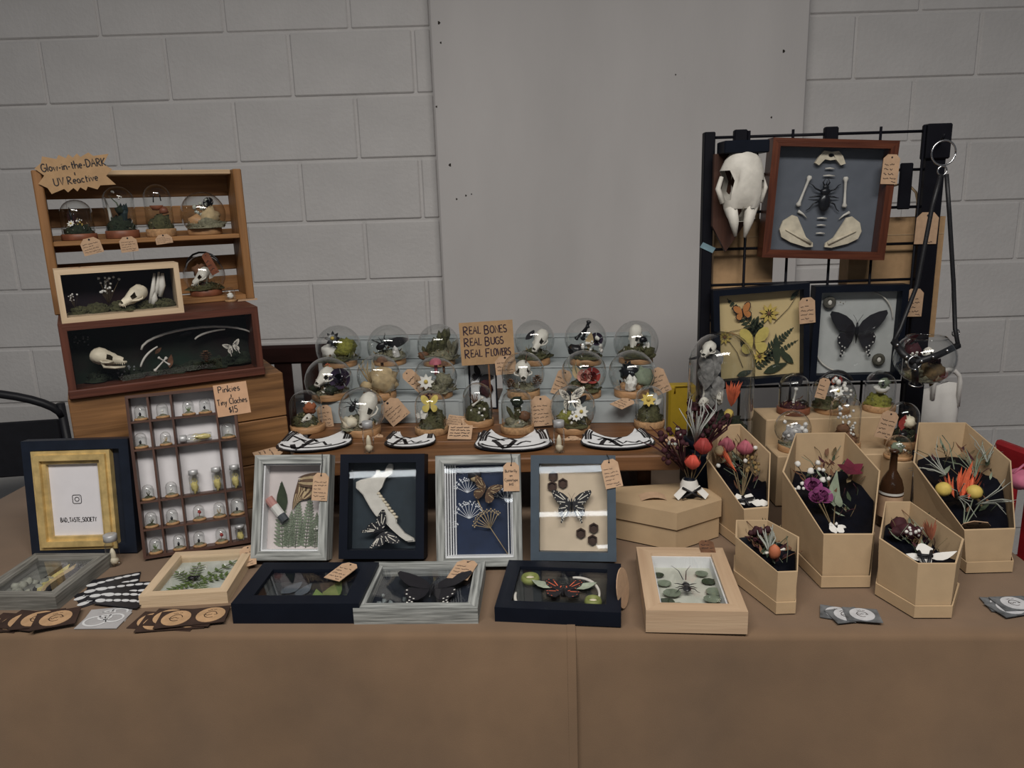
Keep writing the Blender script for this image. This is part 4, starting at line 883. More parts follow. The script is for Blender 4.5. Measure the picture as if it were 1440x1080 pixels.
for k, (px, py, yaw, w, d) in enumerate(((142, 836, 40, .075, .06), (160, 822, 20, .085, .06), (172, 833, 2, .092, .058), (176, 846, -14, .088, .050))):
    o = flat_card('skeleton_hand_sticker', 'black sticker with white finger bones between the lying boxes, ' + ORD4[k], 'sticker', px, py, .0016 * k, w, d, rad(yaw), STB, 'fanned skeleton stickers')
    b = MB()
    for q in range(2):
        for j in range(6):
            t_ = j / 5; x = -w * .42 + w * .82 * t_; y = -d * .28 + d * .42 * q + d * .20 * math.sin(t_ * 1.6); rr = .0098 if j == 0 else .0064
            b.slab([(x + rr * math.cos(a) * (1.15 if j else 1), y + rr * .62 * math.sin(a)) for a in [PI * i / 5 for i in range(10)]], .0012, .0016)
    b.build('finger_bones', STW, o)
CLR = mat('frosted_sheet', (.36, .35, .35), .5, .1, 30)
for k, (px, py, yaw) in enumerate(((152, 866, 8), (146, 874, -2))):
    o = flat_card('ring_sticker_sheet', 'grey sticker sheet with looping white rings, half under the black stickers, ' + ORD2[k], 'sticker', px, py, .0014 * k, .070, .050, rad(yaw), CLR, 'grey ring sticker sheets')
    b = MB().at(tr(0, 0, .0018) @ rx(-90))
    for cx_, cz_, r_ in ((-.012, -.004, .018), (.014, .006, .015), (-.002, .008, .010)):
        a = arc(cx_, cz_, r_, r_ * .8, 0, 360, 20); b.stroke(a, .0035, 0)
    b.build('white_rings', STW, o)
GREYC = mat('grey_printed_card', (.10, .105, .11), .6, .5, 50); DISCW = mat('pale_disc', (.46, .46, .47), .6, .1, 60)
for k, (px, py, yaw, n) in enumerate(((1178, 863, -22, 1), (1190, 867, 8, 1), (1212, 868, -12, 1))):
    o = flat_card('round_print_card', 'grey card with a pale round print, piled before the large coffin box, ' + ORD3[k], 'card', px, py, .0018 * k, .052, .040, rad(yaw), GREYC, 'round print cards before the coffin boxes'); disc_on(o, 0, 0, .0185, .0012, DISCW)
for k, (px, py, yaw) in enumerate(((1412, 851, -8), (1420, 857, 12), (1426, 852, 0))):
    o = flat_card('round_print_card', 'grey card with a pale round print near the table end, ' + ORD3[k], 'card', px, py, .0018 * k, .056, .044, rad(yaw), GREYC, 'round print cards near the table end'); disc_on(o, 0, 0, .0195, .0012, DISCW)
# ------------------------------------------------------------ plank platform and the two blue step risers
PZ = .893; c_, s_ = math.cos(TYAW), math.sin(TYAW)
WAL = [wood('walnut_plank', (.085, .036, .014), (.20, .092, .038), a, .45, 9) for a in 'xy']
pa = at_y(398, 650, 1.475); pb = at_y(957, 641, 1.445); PLW = (pb - pa).length; PLD = .60
PL = thing('plank_riser', 'walnut plank riser under the blue steps and glass globes', 'riser', (pa.x, pa.y, TZ), math.atan2(pb.y - pa.y, pb.x - pa.x))
for k in range(5): MB().rbox((PLW / 2, PLD * (k + .5) / 5, PZ - TZ - .016), (PLW, PLD / 5 - .0015, .032), .003).build('top_plank', WAL[0], PL)
for x in (.05, PLW - .05): MB().rbox((x, PLD / 2 + .07, (PZ - TZ - .032) / 2), (.03, PLD - .16, PZ - TZ - .0321), .002).build('support_board', WAL[1], PL)
BLUE = mat('pale_blue_board', (.325, .352, .355), .5, .04, 20)
RZ = .055; RT = .108
def riser(px0, px1, label):
    a = on_z(px0, 596, PZ); b = on_z(px1, 594.5, PZ); L = (b - a).length
    o = thing('step_riser', label, 'riser', (a.x, a.y, PZ), math.atan2(b.y - a.y, b.x - a.x))
    for k in range(3):
        d = RT if k < 2 else .05
        MB().rbox((L / 2, k * RT + .004, RZ * (k + .5) + (0 if k == 0 else .0)), (L - .016, .008, RZ - .0005), .001).build('step_face', BLUE, o)
        MB().rbox((L / 2, k * RT + d / 2, RZ * (k + 1) - .003), (L, d, .006), .0012).build('step_tread', BLUE, o)
    sd = [(0, 0), (2 * RT + .05, 0), (2 * RT + .05, RZ * 3 - .006), (2 * RT, RZ * 3 - .006), (2 * RT, RZ * 2 - .006), (RT, RZ * 2 - .006), (RT, RZ - .006), (0, RZ - .006)]
    for x in (0, L - .008): MB().at(tr(x, 0, 0) @ rz(90)).prism(sd, -.008, 0).build('side_panel', BLUE, o)
    MB().box2((.008, 2 * RT + .044, 0), (L - .008, 2 * RT + .05, RZ * 3 - .006)).build('back_panel', BLUE, o)
    return o
riser(437, 652, 'pale blue step riser beside the plank crate')
riser(702, 927, 'pale blue step riser beside the tall glass cloche')
Z1, Z2 = PZ + RZ, PZ + 2 * RZ

# ------------------------------------------------------------ glass globes and cloches
def content(o, r, h, z, spec):
    """spec: (kind, x, y, zfrac, size, rot, extra) in units of the inner radius"""
    for it in spec:
        kind, x, y, zz, s = it[:5]; rot = it[5] if len(it) > 5 else 0; ex = it[6] if len(it) > 6 else None
        p = Vector((x * r, y * r, z + zz * r)); S = s * r; b = MB(); sd = int(abs(x * 31 + y * 17 + s * 13 + zz * 7) * 10)
        if kind == 'moss': moss(b, p, S, S * (ex[1] if ex and len(ex) > 1 else .6), sd, 30); b.build('moss', (ex or [MOSS])[0], o)
        elif kind == 'tuft': b.blob(p, (S, S * .9, S * .95), 14, 9, .55, 11, sd); b.build('tuft', ex or BUFF, o)
        elif kind == 'skull': skull(o, mtx(p) @ rz(rot) @ rx(ex if ex is not None else 8), S, BONEW if rot % 2 else BONE, False)
        elif kind == 'bfly': butterfly(o, mtx(p) @ rz(rot) @ rx(-10), S, ex or 'yellow', 25)
        elif kind == 'wing': b.at(mtx(p) @ ry(rot)); b.prism([(a * S, c * S) for a, c in FORE], -.0006, .0006); b.build('wing', ex or WINGB, o)
        elif kind == 'flower': b.at(mtx(p) @ rx(70)); rose(b, (0, 0, 0), S, sd); b.build('flower', ex or REDW, o)
        elif kind == 'daisy':
            b.at(mtx(p) @ rx(60) @ rz(rot))
            for q in range(8): b.leaf((0, 0, 0), (math.cos(q * PI / 4) * S, math.sin(q * PI / 4) * S, S * .15), S * .55, (0, 0, 1), .1)
            b.mat(1); b.blob((0, 0, S * .12), S * .26, 8, 5); b.build('daisy', [ex or WHITEF, YELL], o)
        elif kind == 'puffs': puffs(b, None, p, S, rot or 10, sd, .12); b.build('small_flowers', ex or WHITEF, o, 'stuff')
        elif kind == 'spikes': crystal(b, p, S * .55, S * 1.3, sd, 7); b.build('spires', ex or MOSSG, o)
        elif kind == 'crystal': crystal(b, p, S, S * 1.4, sd); b.build('crystal', ex or CRYST, o)
        elif kind == 'wisps': wisps(b, p, S, rot or 12, sd, rad_=S * .022); b.build('wisps', ex or BUFF, o)
        elif kind == 'shroom': mushroom(b, p, S * .5, S); b.build('mushroom', ex or BROWN, o)
        elif kind == 'bone':
            d = Vector((math.sin(rad(rot)), -.2, math.cos(rad(rot)))); bone(b, p - d * S * .5, p + d * S * .5, S * .07); b.build('bone', ex or BONEW, o)
        elif kind == 'rock': b.blob(p, (S, S * .8, S * .75), 9, 6, .5, 6, sd); b.build('stone', ex or BROWN, o)
        elif kind == 'bug': beetle(o, mtx(p) @ ry(rot), S, 'insect')
        elif kind == 'cone': pinecone(b, p, S); b.build('pinecone', ex or BROWN, o)
        elif kind == 'twig': b.tube([p, p + Vector((S * .3 * math.sin(rad(rot)), 0, S * .55)), p + Vector((S * math.sin(rad(rot)), 0, S))], [S * .07, S * .05, S * .02], 5); b.build('twig', ex or BUG, o)
        elif kind == 'pocket':                            # a plank of bark or a log seat
            b.at(mtx(p) @ rz(rot)); b.rbox((0, 0, 0), (S * 2, S * 1.2, S * .6), S * .2); b.build('bark_block', ex or OAK, o)
        elif kind == 'leaf': b.leaf(p, p + Vector((math.sin(rad(rot)) * S, -.1 * S, math.cos(rad(rot)) * S)), S * .5, (0, -1, 0), .1); b.build('leaf', ex or LEAFG, o)
        elif kind == 'cup':
            b.at(mtx(p)); b.lathe([(.0001, -S * .4), (S * .6, -S * .35), (S, S * .3), (S * .92, S * .35), (S * .5, -S * .1)], 12); b.build('cap', ex or WHITEF, o)
def cloche(label, px, py, wpx, top, z, spec, shape='globe', base=OAK, group='glass globes and cloches on the steps', name=None, yaw=0, straight=None, dx=0, basew=None, pos=None):
    p = pos or on_z(px, py, z); k = pxm(p); R = wpx / 2 / k; rb = (basew / 2 / k) if basew else (R * .76 if shape == 'globe' else R * 1.04); p = Vector((p.x + dx, p.y + (0 if pos else rb), z)); H = (py - top) / k * 1.0 - rb * .12
    o = thing(name or ('globe_terrarium' if shape == 'globe' else 'glass_cloche'), label, 'terrarium' if shape == 'globe' else 'cloche', p, yaw, group=group)
    bh = min(.017, H * .16)
    b = MB(); b.lathe([(.0001, .0002), (rb * .97, .0002), (rb, .0015), (rb, bh - .0015), (rb * .96, bh), (.0001, bh)], 28); b.build('wooden_base', base, o)
    if shape == 'globe':
        rn = rb * .93; n = 14; zc = H - R; a0 = math.acos(max(-1, min(1, -(zc - bh) / R))); prof = [(R * math.sin(a0 * (1 - i / n)), zc + R * math.cos(a0 * (1 - i / n))) for i in range(n)] + [(.0001, H)]
        prof = [(min(a, R), c) for a, c in prof]; ri = R * .90
    else:
        rg = R * .96; hs = max(bh, H - rg * .95); prof = [(rg, bh)] + ([(rg, hs)] if hs > bh else []) + [(rg * math.cos(rad(a)), hs + (H - hs) * math.sin(rad(a))) for a in range(12, 90, 13)] + [(.0001, H)]; ri = rg * .9
    b = MB(); b.lathe(prof, 32); b.build('glass_dome', G_DOME, o)
    content(o, ri, H - bh, bh, spec)
    if wpx > 30: litter(o, min(ri, rb) * .95, bh, 54, int(px) + int(py), 1.0 if shape == 'globe' else 1.5)
    return o, R, H
TIERS = {'t': Z2, 'm': Z1, 'l': PZ}
GLOBES = [
 ('t', 473, 519, 65, 458, 'globe terrarium of yellow-green moss, white fluff and a black flower', 'globe', [('tuft', .36, -.1, .55, .52, 0, MOSSY), ('tuft', -.40, -.1, .42, .40, 0, WHITEF), ('daisy', -.15, -.45, 1.1, .38, 0, BUG), ('moss', 0, 0, 0, .9, 0, [MOSS, .3])]),
 ('t', 545, 516, 62, 457, 'globe terrarium with a long black crow-like wing and pale crystal', 'globe', [('moss', 0, 0, 0, .85, 0, [MOSSG, .4]), ('wing', -.15, -.2, .75, 1.0, 25, WINGB), ('bug', -.2, -.35, .75, .75, 60), ('twig', -.25, -.2, .4, .6, -70), ('crystal', .42, -.5, .15, .4)]),
 ('t', 616, 517, 61, 456, 'globe terrarium packed with dark green pointed spires', 'globe', [('moss', 0, 0, 0, .95, 0, [MOSSG, .45]), ('spikes', .1, 0, .2, 1.15, 0, MOSS), ('spikes', -.45, -.1, .1, .7, 0, MOSS), ('rock', -.75, -.5, .25, .28), ('spikes', .6, .1, .1, .9, 0, MOSSG)]),
 ('t', 753, 516, 58, 450, 'globe terrarium with pale curled skull and a black wing tip', 'globe', [('moss', 0, 0, 0, .9, 0, [MOSS, .45]), ('skull', .25, -.3, .95, 1.5, -35, 30), ('wing', -.5, -.2, 1.0, .6, -10, WINGB)]),
 ('t', 826, 516, 60, 447, 'globe terrarium with crossed black bone clubs and a purple bloom', 'globe', [('moss', 0, 0, 0, .85, 0, [MOSS, .4]), ('rock', -.55, -.4, .45, .42, 0, BUG), ('bone', .0, -.2, 1.45, 1.1, 18, BUG), ('bone', -.2, -.2, 1.35, 1.0, 42, BUG), ('flower', .55, -.2, .95, .36, 0, PURP), ('puffs', .25, -.5, .6, .5, 12, WHITEF), ('leaf', .1, -.4, .5, .9, 10, BUFF)]),
 ('t', 898, 514, 64, 451, 'globe terrarium with a tall white skull resting on brown moss', 'globe', [('moss', .1, 0, 0, .9, 0, [MOSS, .6]), ('skull', -.1, -.15, .95, 1.3, -41, 62), ('rock', .25, -.6, .9, .22, 0, BUG), ('crystal', .45, -.3, .25, .35, 0, WHITEF)]),
 ('m', 459, 566, 69, 503, 'globe terrarium with a white skull beside a purple-black flower', 'globe', [('moss', 0, 0, 0, .8, 0, [MOSSG, .35]), ('skull', -.15, -.35, .75, 1.35, -21, 10), ('flower', .6, -.35, .65, .5, 0, PURP), ('rock', -.6, -.4, .2, .3, 0, MOSSD), ('rock', .2, -.7, .2, .28, 0, MOSSD), ('puffs', -.1, .1, 1.2, .18, 5, ORANGE)]),
 ('m', 531, 565, 62, 499, 'globe terrarium of woolly tan lichen and dry grass', 'globe', [('tuft', .25, -.15, .55, .72, 0, BUFF), ('wisps', -.35, -.1, .1, 1.5, 14, BUFF), ('rock', -.6, -.3, .3, .35, 0, BUFF), ('shroom', .2, .1, 1.0, .6, 0, BROWN)]),
 ('m', 612, 563, 62, 502, 'globe terrarium with a white star flower and pinkish mushrooms', 'globe', [('moss', .15, 0, 0, .85, 0, [MOSSG, .5]), ('daisy', -.45, -.5, .55, .42), ('shroom', .05, -.1, .8, .7, 0, PINK), ('shroom', .45, -.1, .9, .5, 0, BROWN), ('tuft', .4, -.3, .5, .45, 0, MOSSG), ('pocket', 0, -.2, .12, .5, 5, REDWD[0])]),
 ('m', 737, 563, 62, 495, 'globe terrarium with a front-facing white skull between two pinecones', 'globe', [('moss', 0, 0, 0, .75, 0, [MOSSG, .4]), ('skull', 0, -.25, 1.0, 1.55, 1, 12), ('cone', -.65, -.5, .35, .3), ('cone', .7, -.45, .45, .34), ('twig', .15, -.1, 1.4, .5, 10, BROWN)], 'globe', CORK),
 ('m', 824, 563, 64, 493, 'globe terrarium of red and blush dried petals on brown moss', 'globe', [('moss', 0, 0, 0, .85, 0, [MOSS, .5]), ('flower', .35, -.4, .75, .42, 0, REDW), ('flower', -.05, -.45, .75, .36, 0, mat('blush_petal', (.50, .25, .20), .8, .2)), ('wisps', -.3, -.1, .3, 1.1, 10, SAGE), ('leaf', -.2, -.3, .5, .9, -25, BUFF)]),
 ('m', 892, 562, 66, 493, 'globe terrarium with white crystal spikes before black dried flowers', 'globe', [('crystal', -.05, -.5, .05, .6, 0, WHITEF), ('tuft', -.1, 0, .8, .42, 0, BUG), ('puffs', -.1, -.1, 1.05, .35, 12, BUG), ('tuft', .55, -.1, .5, .5, 0, SAGE), ('pocket', 0, -.1, .12, .55, 0, OAK)]),
 ('l', 427, 612, 48, 550, 'glass cloche with a small skull, rust lichen and black hanging wings', 'cloche', [('moss', -.2, 0, 0, .85, 0, [MOSS, .9]), ('skull', .1, -.55, .55, .95, -31, 0), ('tuft', .3, -.1, 1.15, .42, 0, mat('rust_lichen', (.25, .075, .03), .9, .3)), ('wing', -.05, -.2, 1.55, .5, 35, WINGW), ('wing', .1, -.1, 1.6, .45, 75, BUG)]),
 ('l', 507, 617, 66, 546, 'globe terrarium with a long white skull and dark striped insect', 'globe', [('moss', -.3, 0, 0, .75, 0, [MOSSG, .7]), ('skull', .30, -.45, .95, 1.75, -23, 48), ('bug', -.3, -.4, 1.15, .6, 30), ('rock', -.5, -.5, .35, .4, 0, BONE)]),
 ('l', 605, 615, 46, 550, 'glass cloche with a yellow butterfly and white wedge on moss', 'cloche', [('moss', .15, 0, 0, .95, 0, [MOSS, 1.3]), ('bfly', .05, -.6, 1.75, .85, 0, 'yellow'), ('crystal', -.55, -.6, .75, .5, 0, WHITEF), ('puffs', 0, 0, 2.1, .4, 8, MAROON)], 'cloche', CORK),
 ('l', 672, 603, 43, 539, 'glass cloche with white antler branch over green moss and mushrooms', 'cloche', [('moss', 0, 0, 0, .98, 0, [MOSS, 1.35]), ('wisps', -.2, -.2, 1.0, 1.1, 14, BROWN), ('bone', .05, -.6, 1.45, 1.1, 50, BONEW), ('puffs', 0, -.75, .4, .55, 6, WHITEF)], 'cloche', OAK),
 ('l', 728, 613, 46, 548, 'glass cloche with a dark bonsai-like figure on lichen bark', 'cloche', [('moss', 0, 0, 0, .9, 0, [MOSSG, .6]), ('spikes', .05, -.2, .4, 1.0, 0, MOSS), ('tuft', .05, -.2, 1.75, .4, 0, MOSSD), ('rock', .55, -.3, .7, .45, 0, BROWN), ('rock', -.5, -.4, .35, .4, 0, MOSSG), ('puffs', .1, -.5, 1.2, .3, 4, WHITEF)], 'cloche', CORK),
 ('l', 808, 613, 66, 543, 'globe terrarium with black striped wings above white blossoms', 'globe', [('moss', 0, 0, 0, .85, 0, [MOSS, .55]), ('bfly', -.15, -.25, 1.3, .75, 20, 'zebra'), ('wing', -.15, -.1, 1.05, .55, -60, WINGB), ('wing', .1, -.1, .95, .6, -5, WINGB), ('daisy', .35, -.6, .75, .35), ('daisy', .1, -.7, .55, .25), ('puffs', -.35, -.6, .5, .45, 10, WHITEF), ('tuft', -.35, -.3, .4, .4, 0, MOSSY)]),
 ('l', 917, 605, 42, 543, 'glass cloche with a yellow and white orchid bloom on moss', 'cloche', [('moss', 0, 0, 0, .95, 0, [MOSS, 1.25]), ('daisy', -.2, -.5, 1.75, .6, 0, YELL), ('leaf', .25, -.4, 1.35, .9, 10, WHITEF), ('leaf', .4, -.5, 1.3, .7, 40, WHITEF), ('puffs', .05, -.8, .2, .2, 3, WHITEF)], 'cloche', CORK),
]
GD = {}
for g in GLOBES:
    tier, px, py, w, top, lab, shp, spec = g[:8]
    GD[px] = cloche(lab, px, py, w, top, TIERS[tier], spec, *( (g[8], g[9]) if len(g) > 9 else (shp, g[8] if len(g) > 8 else OAK)))
# tags that lean on steps or hang behind the globes
def loose_tag(label, px, py, Y, w, h, ang, seed, lines=4, lean=12, yaw=0, z=None, card=None, group='kraft price tags among the globes'):
    p = at_y(px, py, Y) if z is None else on_z(px, py, z)
    o = thing('kraft_tag', label, 'tag', p, rad(yaw), rad(lean), group); price_tag(o, 0, 0, 0, w, h, ang, lines, seed, card=card); return o
def step_y(px, py, z): return on_z(px, py, z).y
loose_tag('kraft tag leaning before the blue steps beside the butterfly cloche', 545, 567, step_y(557, 597, PZ) - .012, .052, .056, -38, 3, 4, 6)
loose_tag('kraft tag with thin writing standing beside the bonsai cloche', 760, 561, step_y(760, 600, PZ) - .012, .045, .068, -3, 5, 5, 6)
loose_tag('kraft tag propped between the lichen globe and star-flower globe', 572, 525, step_y(572, 562, Z1) + .012, .030, .060, -45, 7, 3, 6)
loose_tag('kraft tag propped beside the red petal globe', 795, 524, step_y(795, 556, Z1) + .014, .034, .062, 22, 9, 4, 6)
loose_tag('kraft tag tucked beside the skull and rust lichen cloche', 455, 573, step_y(455, 600, PZ) + .004, .034, .052, -6, 11, 4, 6)
loose_tag('kraft tag tucked behind the crystal spike globe', 921, 522, step_y(920, 556, Z1) + .03, .040, .062, -22, 13, 4, 6)
loose_tag('kraft tag lying on the tread beside the crystal spike globe', 885, 563, 0, .036, .050, 50, 15, 3, 78, z=Z1 + .0012)
loose_tag('kraft tag lying on the planks beside the plank crate', 392, 634, 0, .045, .055, 60, 17, 3, 80, z=PZ + .0015)
loose_tag('kraft tag lying on the planks under the orchid cloche', 936, 617, 0, .040, .055, -30, 19, 3, 80, z=PZ + .0015)
loose_tag('kraft tag lying on the planks beside the bone vial', 533, 612, 0, .032, .040, 35, 25, 3, 80, z=PZ + .0015)
loose_tag('kraft tag lying on the planks beside the straw vial', 800, 616, 0, .032, .040, -40, 27, 3, 80, z=PZ + .0015)
for k, (px, py, w, h, a) in enumerate(((636, 604, .036, .036, 12), (662, 605, .036, .034, -6), (646, 619, .052, .042, 4))):
    p = on_z(px, py, PZ); o = thing('handwritten_card', ['kraft card leaning on its twin before the moss and antler cloche', 'kraft card half behind its twin before the moss and antler cloche', 'wide kraft card with bold black writing before the other two'][k], 'card', (p.x, p.y + .02 - .012 * k, PZ + .0008 + .0012 * k), 0, rad(60), 'handwritten cards on the planks')
    MB().at(ry(a)).box2((-w / 2, -.0006, 0), (w / 2, .0006, h)).build('card', CARD, o); b = MB().at(ry(a))
    for q in range(4): scribble(b, -w * .42, w * .40, h * (.78 - .2 * q), h * .09, h * (.045 if k == 2 else .022), -.0009, 50 + k * 7 + q)
    b.build('handwriting', INK, o)
# central sign and the framed butterfly
sp = at_y(686, 506, 1.80); s0 = step_y(686, 512, Z2)
SGN = thing('bones_bugs_flowers_sign', 'kraft card sign in black capitals standing behind the bottom globes', 'sign', (at_y(687, 512, 1.80).x, 1.80, at_y(687, 512, 1.80).z), rad(0), rad(6), roll=rad(-2))
kpx = pxm((0.0, 1.80, 1.0)); w = 75 / kpx; h = 60 / kpx
MB().box2((-w / 2, 0, 0), (w / 2, .0014, h)).build('card', KRAFT, SGN)
b = MB()
for q, (a, c) in enumerate((('REAL', 'BONES'), ('REAL', 'BUGS'), ('REAL', 'FLOWERS'))):
    z = h * (.73 - .27 * q); hh = h * .165
    for t_, x in ((a, -w * .42), (c, -w * .03)):
        write(b, t_[0], x, z - hh * .12, hh * 1.2, hh * .16, -.0008, center=False); write(b, t_[1:], x + text_w(t_[0], hh * 1.2), z, hh, hh * .15, -.0008, center=False, sx=.88 if len(t_) < 6 else .66)
b.build('lettering', mat('dark_purple_marker', (.02, .006, .018), .6, .1), SGN)
p = on_z(680, 580, PZ); fz = at_y(680, 512, p.y)
FB = shadow_box('butterfly_stand_frame', 'narrow white-backed frame with a black butterfly between the step risers', (p.x, p.y + .03, PZ), TYAW, .068, at_y(680, 509, p.y + .03).z - PZ, .012, .003, BLK, WHITE, cat='frame')
butterfly(FB.o, mtx(FB.uv(.40, .70, .002)) @ ry(35), .028, 'black', 4); b = MB(); b.blob(FB.uv(.62, .45, .004), (.016, .004, .022), 10, 7, .4, 7, 3); b.build('dark_cocoon', MAROON, FB.o)
# upright of the sign
b = MB(); b.box2((-.002, .0015, -(SGN.location.z - PZ) + .002), (.002, .004, h * .6)); b.build('prop', WAL[0], SGN)
loose_tag('kraft tag overlapping the lower edge of the bones sign', 710, 503, 1.785, .050, .044, -4, 29, 3, 6)

# die-cut jaw stickers stacked on the planks
def jaw_stack(label, px, py, wpx, hpx, seed, tilt=0):
    p = on_z(px, py, PZ); k = pxm(p); w = wpx / k; d = hpx / k / .33
    o = thing('jawbone_print_stack', label, 'sticker stack', (p.x, p.y, PZ), rad(tilt), group='die-cut jawbone prints on the planks')
    R = random.Random(seed)
    def outline(g):
        up = [(w * (-.40 + .80 * t), d * (.5 - .42 * math.sin(PI * t) ** .8) + g) for t in [i / 10 for i in range(11)]]
        lo = [(w * (.5 * math.cos(a)), -d * .5 * (math.sin(-a)) * .55 - d * .05 - g) for a in [-PI * i / 10 for i in range(11)]]
        e = 1 + max(g, 0) * 14; return [(x * e, y) for x, y in up] + [(x * (1 + g * 6), y) for x, y in lo]
    for q in range(4):
        dx, dy = R.uniform(-.007, .007), (1.5 - q) * .004; a = (q - 1.5) * 4.0 * (1 if seed % 2 else -1)
        b = MB().at(tr(dx, dy, .0001 + q * .0021) @ rz(a)); b.slab(outline(.0048), 0, .0010); b.mat(1); b.slab(outline(-.0012), .0010, .0019); b.build('print', [STB, WHITE], o)
    b = MB().at(tr(0, 0, .0001 + 4 * .0021 + .0002) @ rx(-90)); 
    b.stroke([(w * (-.28 + .05 * i), -d * .16 + d * .16 * math.sin(i * .9 + seed)) for i in range(7)], d * .06, 0); scribble(b, -w * .15, w * .30, -d * .22, d * .16, d * .035, 0, seed); scribble(b, -w * .3, w * .05, -d * .1, d * .2, d * .04, 0, seed + 2)
    b.stroke([(w * (-.36 + .06 * i), d * (.20 - .25 * math.sin(PI * i / 12))) for i in range(5)], d * .03, 0); 
    for e in (-1, 1):
        for j in range(3): b.stroke([(e * w * (.405 - .035 * j), d * (.44 - .04 * j)), (e * w * (.450 - .035 * j), d * .22), (e * w * (.468 - .035 * j), d * .0)], d * (.030 if j != 1 else .018), 0)
    b.stroke([(w * .46 * math.cos(a), -d * .05 + d * .235 * math.sin(a)) for a in [-PI * i / 14 for i in range(1, 14)]], d * .035, 0); b.build('ink_drawing', INK, o)
jaw_stack('jawbone prints before the rust lichen cloche, top one with a curved black hook', 444, 624, 100, 40, 3, 2)
jaw_stack('smaller jawbone prints between the bone vial and the butterfly cloche', 575, 622, 68, 30, 5, -2)
jaw_stack('jawbone prints before the bonsai cloche', 722, 624, 100, 38, 8, 0)
jaw_stack('jawbone prints before the blossom globe, beside the straw vial', 869, 622, 96, 36, 12, -1)
p = on_z(518, 638, PZ); vial('bone_vial', 'capped vial with pale bone chips standing before the long skull globe', loc=(p.x, p.y + .011, PZ), r=.0115, h=.066, fill=BONE, shape='chip')
p = on_z(787, 638, PZ); vial('tooth_vial', 'capped vial of pale teeth standing beside the blossom globe', loc=(p.x, p.y + .011, PZ), r=.0112, h=.066, fill=BONE, shape='chip')

# ------------------------------------------------------------ domes on the slatted crate
def on_stand(px, py, ly):                                    # photo point on a vertical plane of the stand
    rr_ = ray(px, py); n_ = Vector((-math.sin(CY), math.cos(CY), 0)); return CAM + rr_ * ((sl(0, ly, 0) - CAM).dot(n_) / rr_.dot(n_))
def crate_cloche(label, px, py, w, top, z, spec, shape='cloche', base=OAK, dx=0):
    q = on_stand(px, py, cy0 + SDp * .5); return cloche(label, px, py, w, top, z, spec, shape, base, 'domes on the slatted crate', pos=Vector((q.x, q.y, z)))
REDB = mat('reddish_base', (.16, .055, .028), .5, .25, 50)
crate_cloche('dark-rimmed cloche with small pale blossoms, under the starburst sign', 112, 333, 44, 275, ztop, [('moss', 0, 0, 0, .95, 0, [MOSSD, .7]), ('wisps', -.3, 0, .3, 1.2, 14, MAROON), ('twig', -.25, -.2, .4, 1.5, -4, BUG), ('daisy', -.1, -.7, .75, .28), ('puffs', .35, -.4, 1.1, .3, 5, WHITEF), ('puffs', .5, -.5, .6, .25, 5, YELL)], base=REDB, dx=.004)
crate_cloche('cloche with a dark hooded figure and glassy sprigs', 173, 331, 42, 257, ztop, [('moss', -.1, 0, 0, .95, 0, [MOSSD, 1.1]), ('spikes', .1, 0, .6, 1.2, 0, mat('deep_teal', (.012, .024, .026), .7, .3)), ('twig', -.5, -.4, .3, 2.2, -8, WINGW), ('twig', .1, 0, 1.4, 1.2, -40, SAGE), ('rock', .1, -.1, 1.5, .4, 0, MOSSD), ('puffs', 0, -.1, 2.6, .4, 5, WHITEF)], base=REDB)
crate_cloche('cloche with a red-capped mushroom over striped moss', 227, 326, 38, 252, ztop, [('moss', 0, 0, 0, .95, 0, [MOSS, 1.2]), ('cup', -.1, -.1, 1.75, .55, 0, mat('rust_cap', (.22, .07, .03), .7, .3)), ('rock', .45, -.1, 1.5, .42, 0, REDB), ('twig', -.35, 0, 2.2, .8, 10, BUG), ('twig', .3, 0, 2.3, .8, -10, BUG)], base=CORK)
crate_cloche('round bowl of grey lichen with a black flower on the slatted crate', 288, 322, 60, 261, ztop, [('moss', .1, 0, 0, .95, 0, [MOSSG, .5]), ('rock', -.2, -.3, .3, .5, 0, OAK), ('tuft', .4, -.2, .55, .45, 0, BUFF), ('puffs', .05, -.1, .9, .5, 16, WISP), ('flower', .4, -.1, 1.25, .28, 0, BUG)], 'globe', base=OAK)
o, RR, HH = crate_cloche('handled glass bowl with a pale antler-like bone and leather tag', 290, 410, 56, 352, zbot, [('moss', 0, 0, 0, .9, 0, [MOSS, .35]), ('skull', -.1, -.3, .7, 1.3, -51, 30), ('leaf', .45, -.5, .6, .5, 40, BONEW), ('tuft', -.2, 0, 1.0, .4, 0, BROWN)], 'globe', base=REDB)
b = MB(); b.tube([(-RR * .85, 0, HH * .7)] + [(RR * .85 * math.cos(rad(a)), 0, HH * .7 + RR * .75 * math.sin(rad(a))) for a in range(165, 10, -22)], .0022, 6); b.build('leather_handle', LEATH, o)
price_tag(o, RR * .55, -RR * .95, HH * 1.02, .018, .050, -24, 3, 14, card=REDB)
for px, py, w, h, a, s, lab in ((125, 337, .038, .034, -12, 2, 'ragged kraft tag hanging from the shelf under the blossom cloche'), (179, 335, .034, .032, -4, 4, 'square kraft tag hanging from the shelf under the hooded figure cloche'), (229, 331, .034, .020, -6, 6, 'short kraft tag hanging from the shelf under the red-capped mushroom cloche')):
    q = sl(0, 0, 0); d = Vector((math.cos(CY), math.sin(CY), 0)); rr_ = ray(px, py); n_ = Vector((-math.sin(CY), math.cos(CY), 0)); tt = (sl(0, cy0 - .0025, 0) - CAM).dot(n_) / rr_.dot(n_); p = CAM + rr_ * tt
    o = thing('kraft_tag', lab, 'tag', p, CY, 0, 'kraft tags hanging from the slatted crate'); price_tag(o, 0, 0, 0, w, h, a, 4, s)
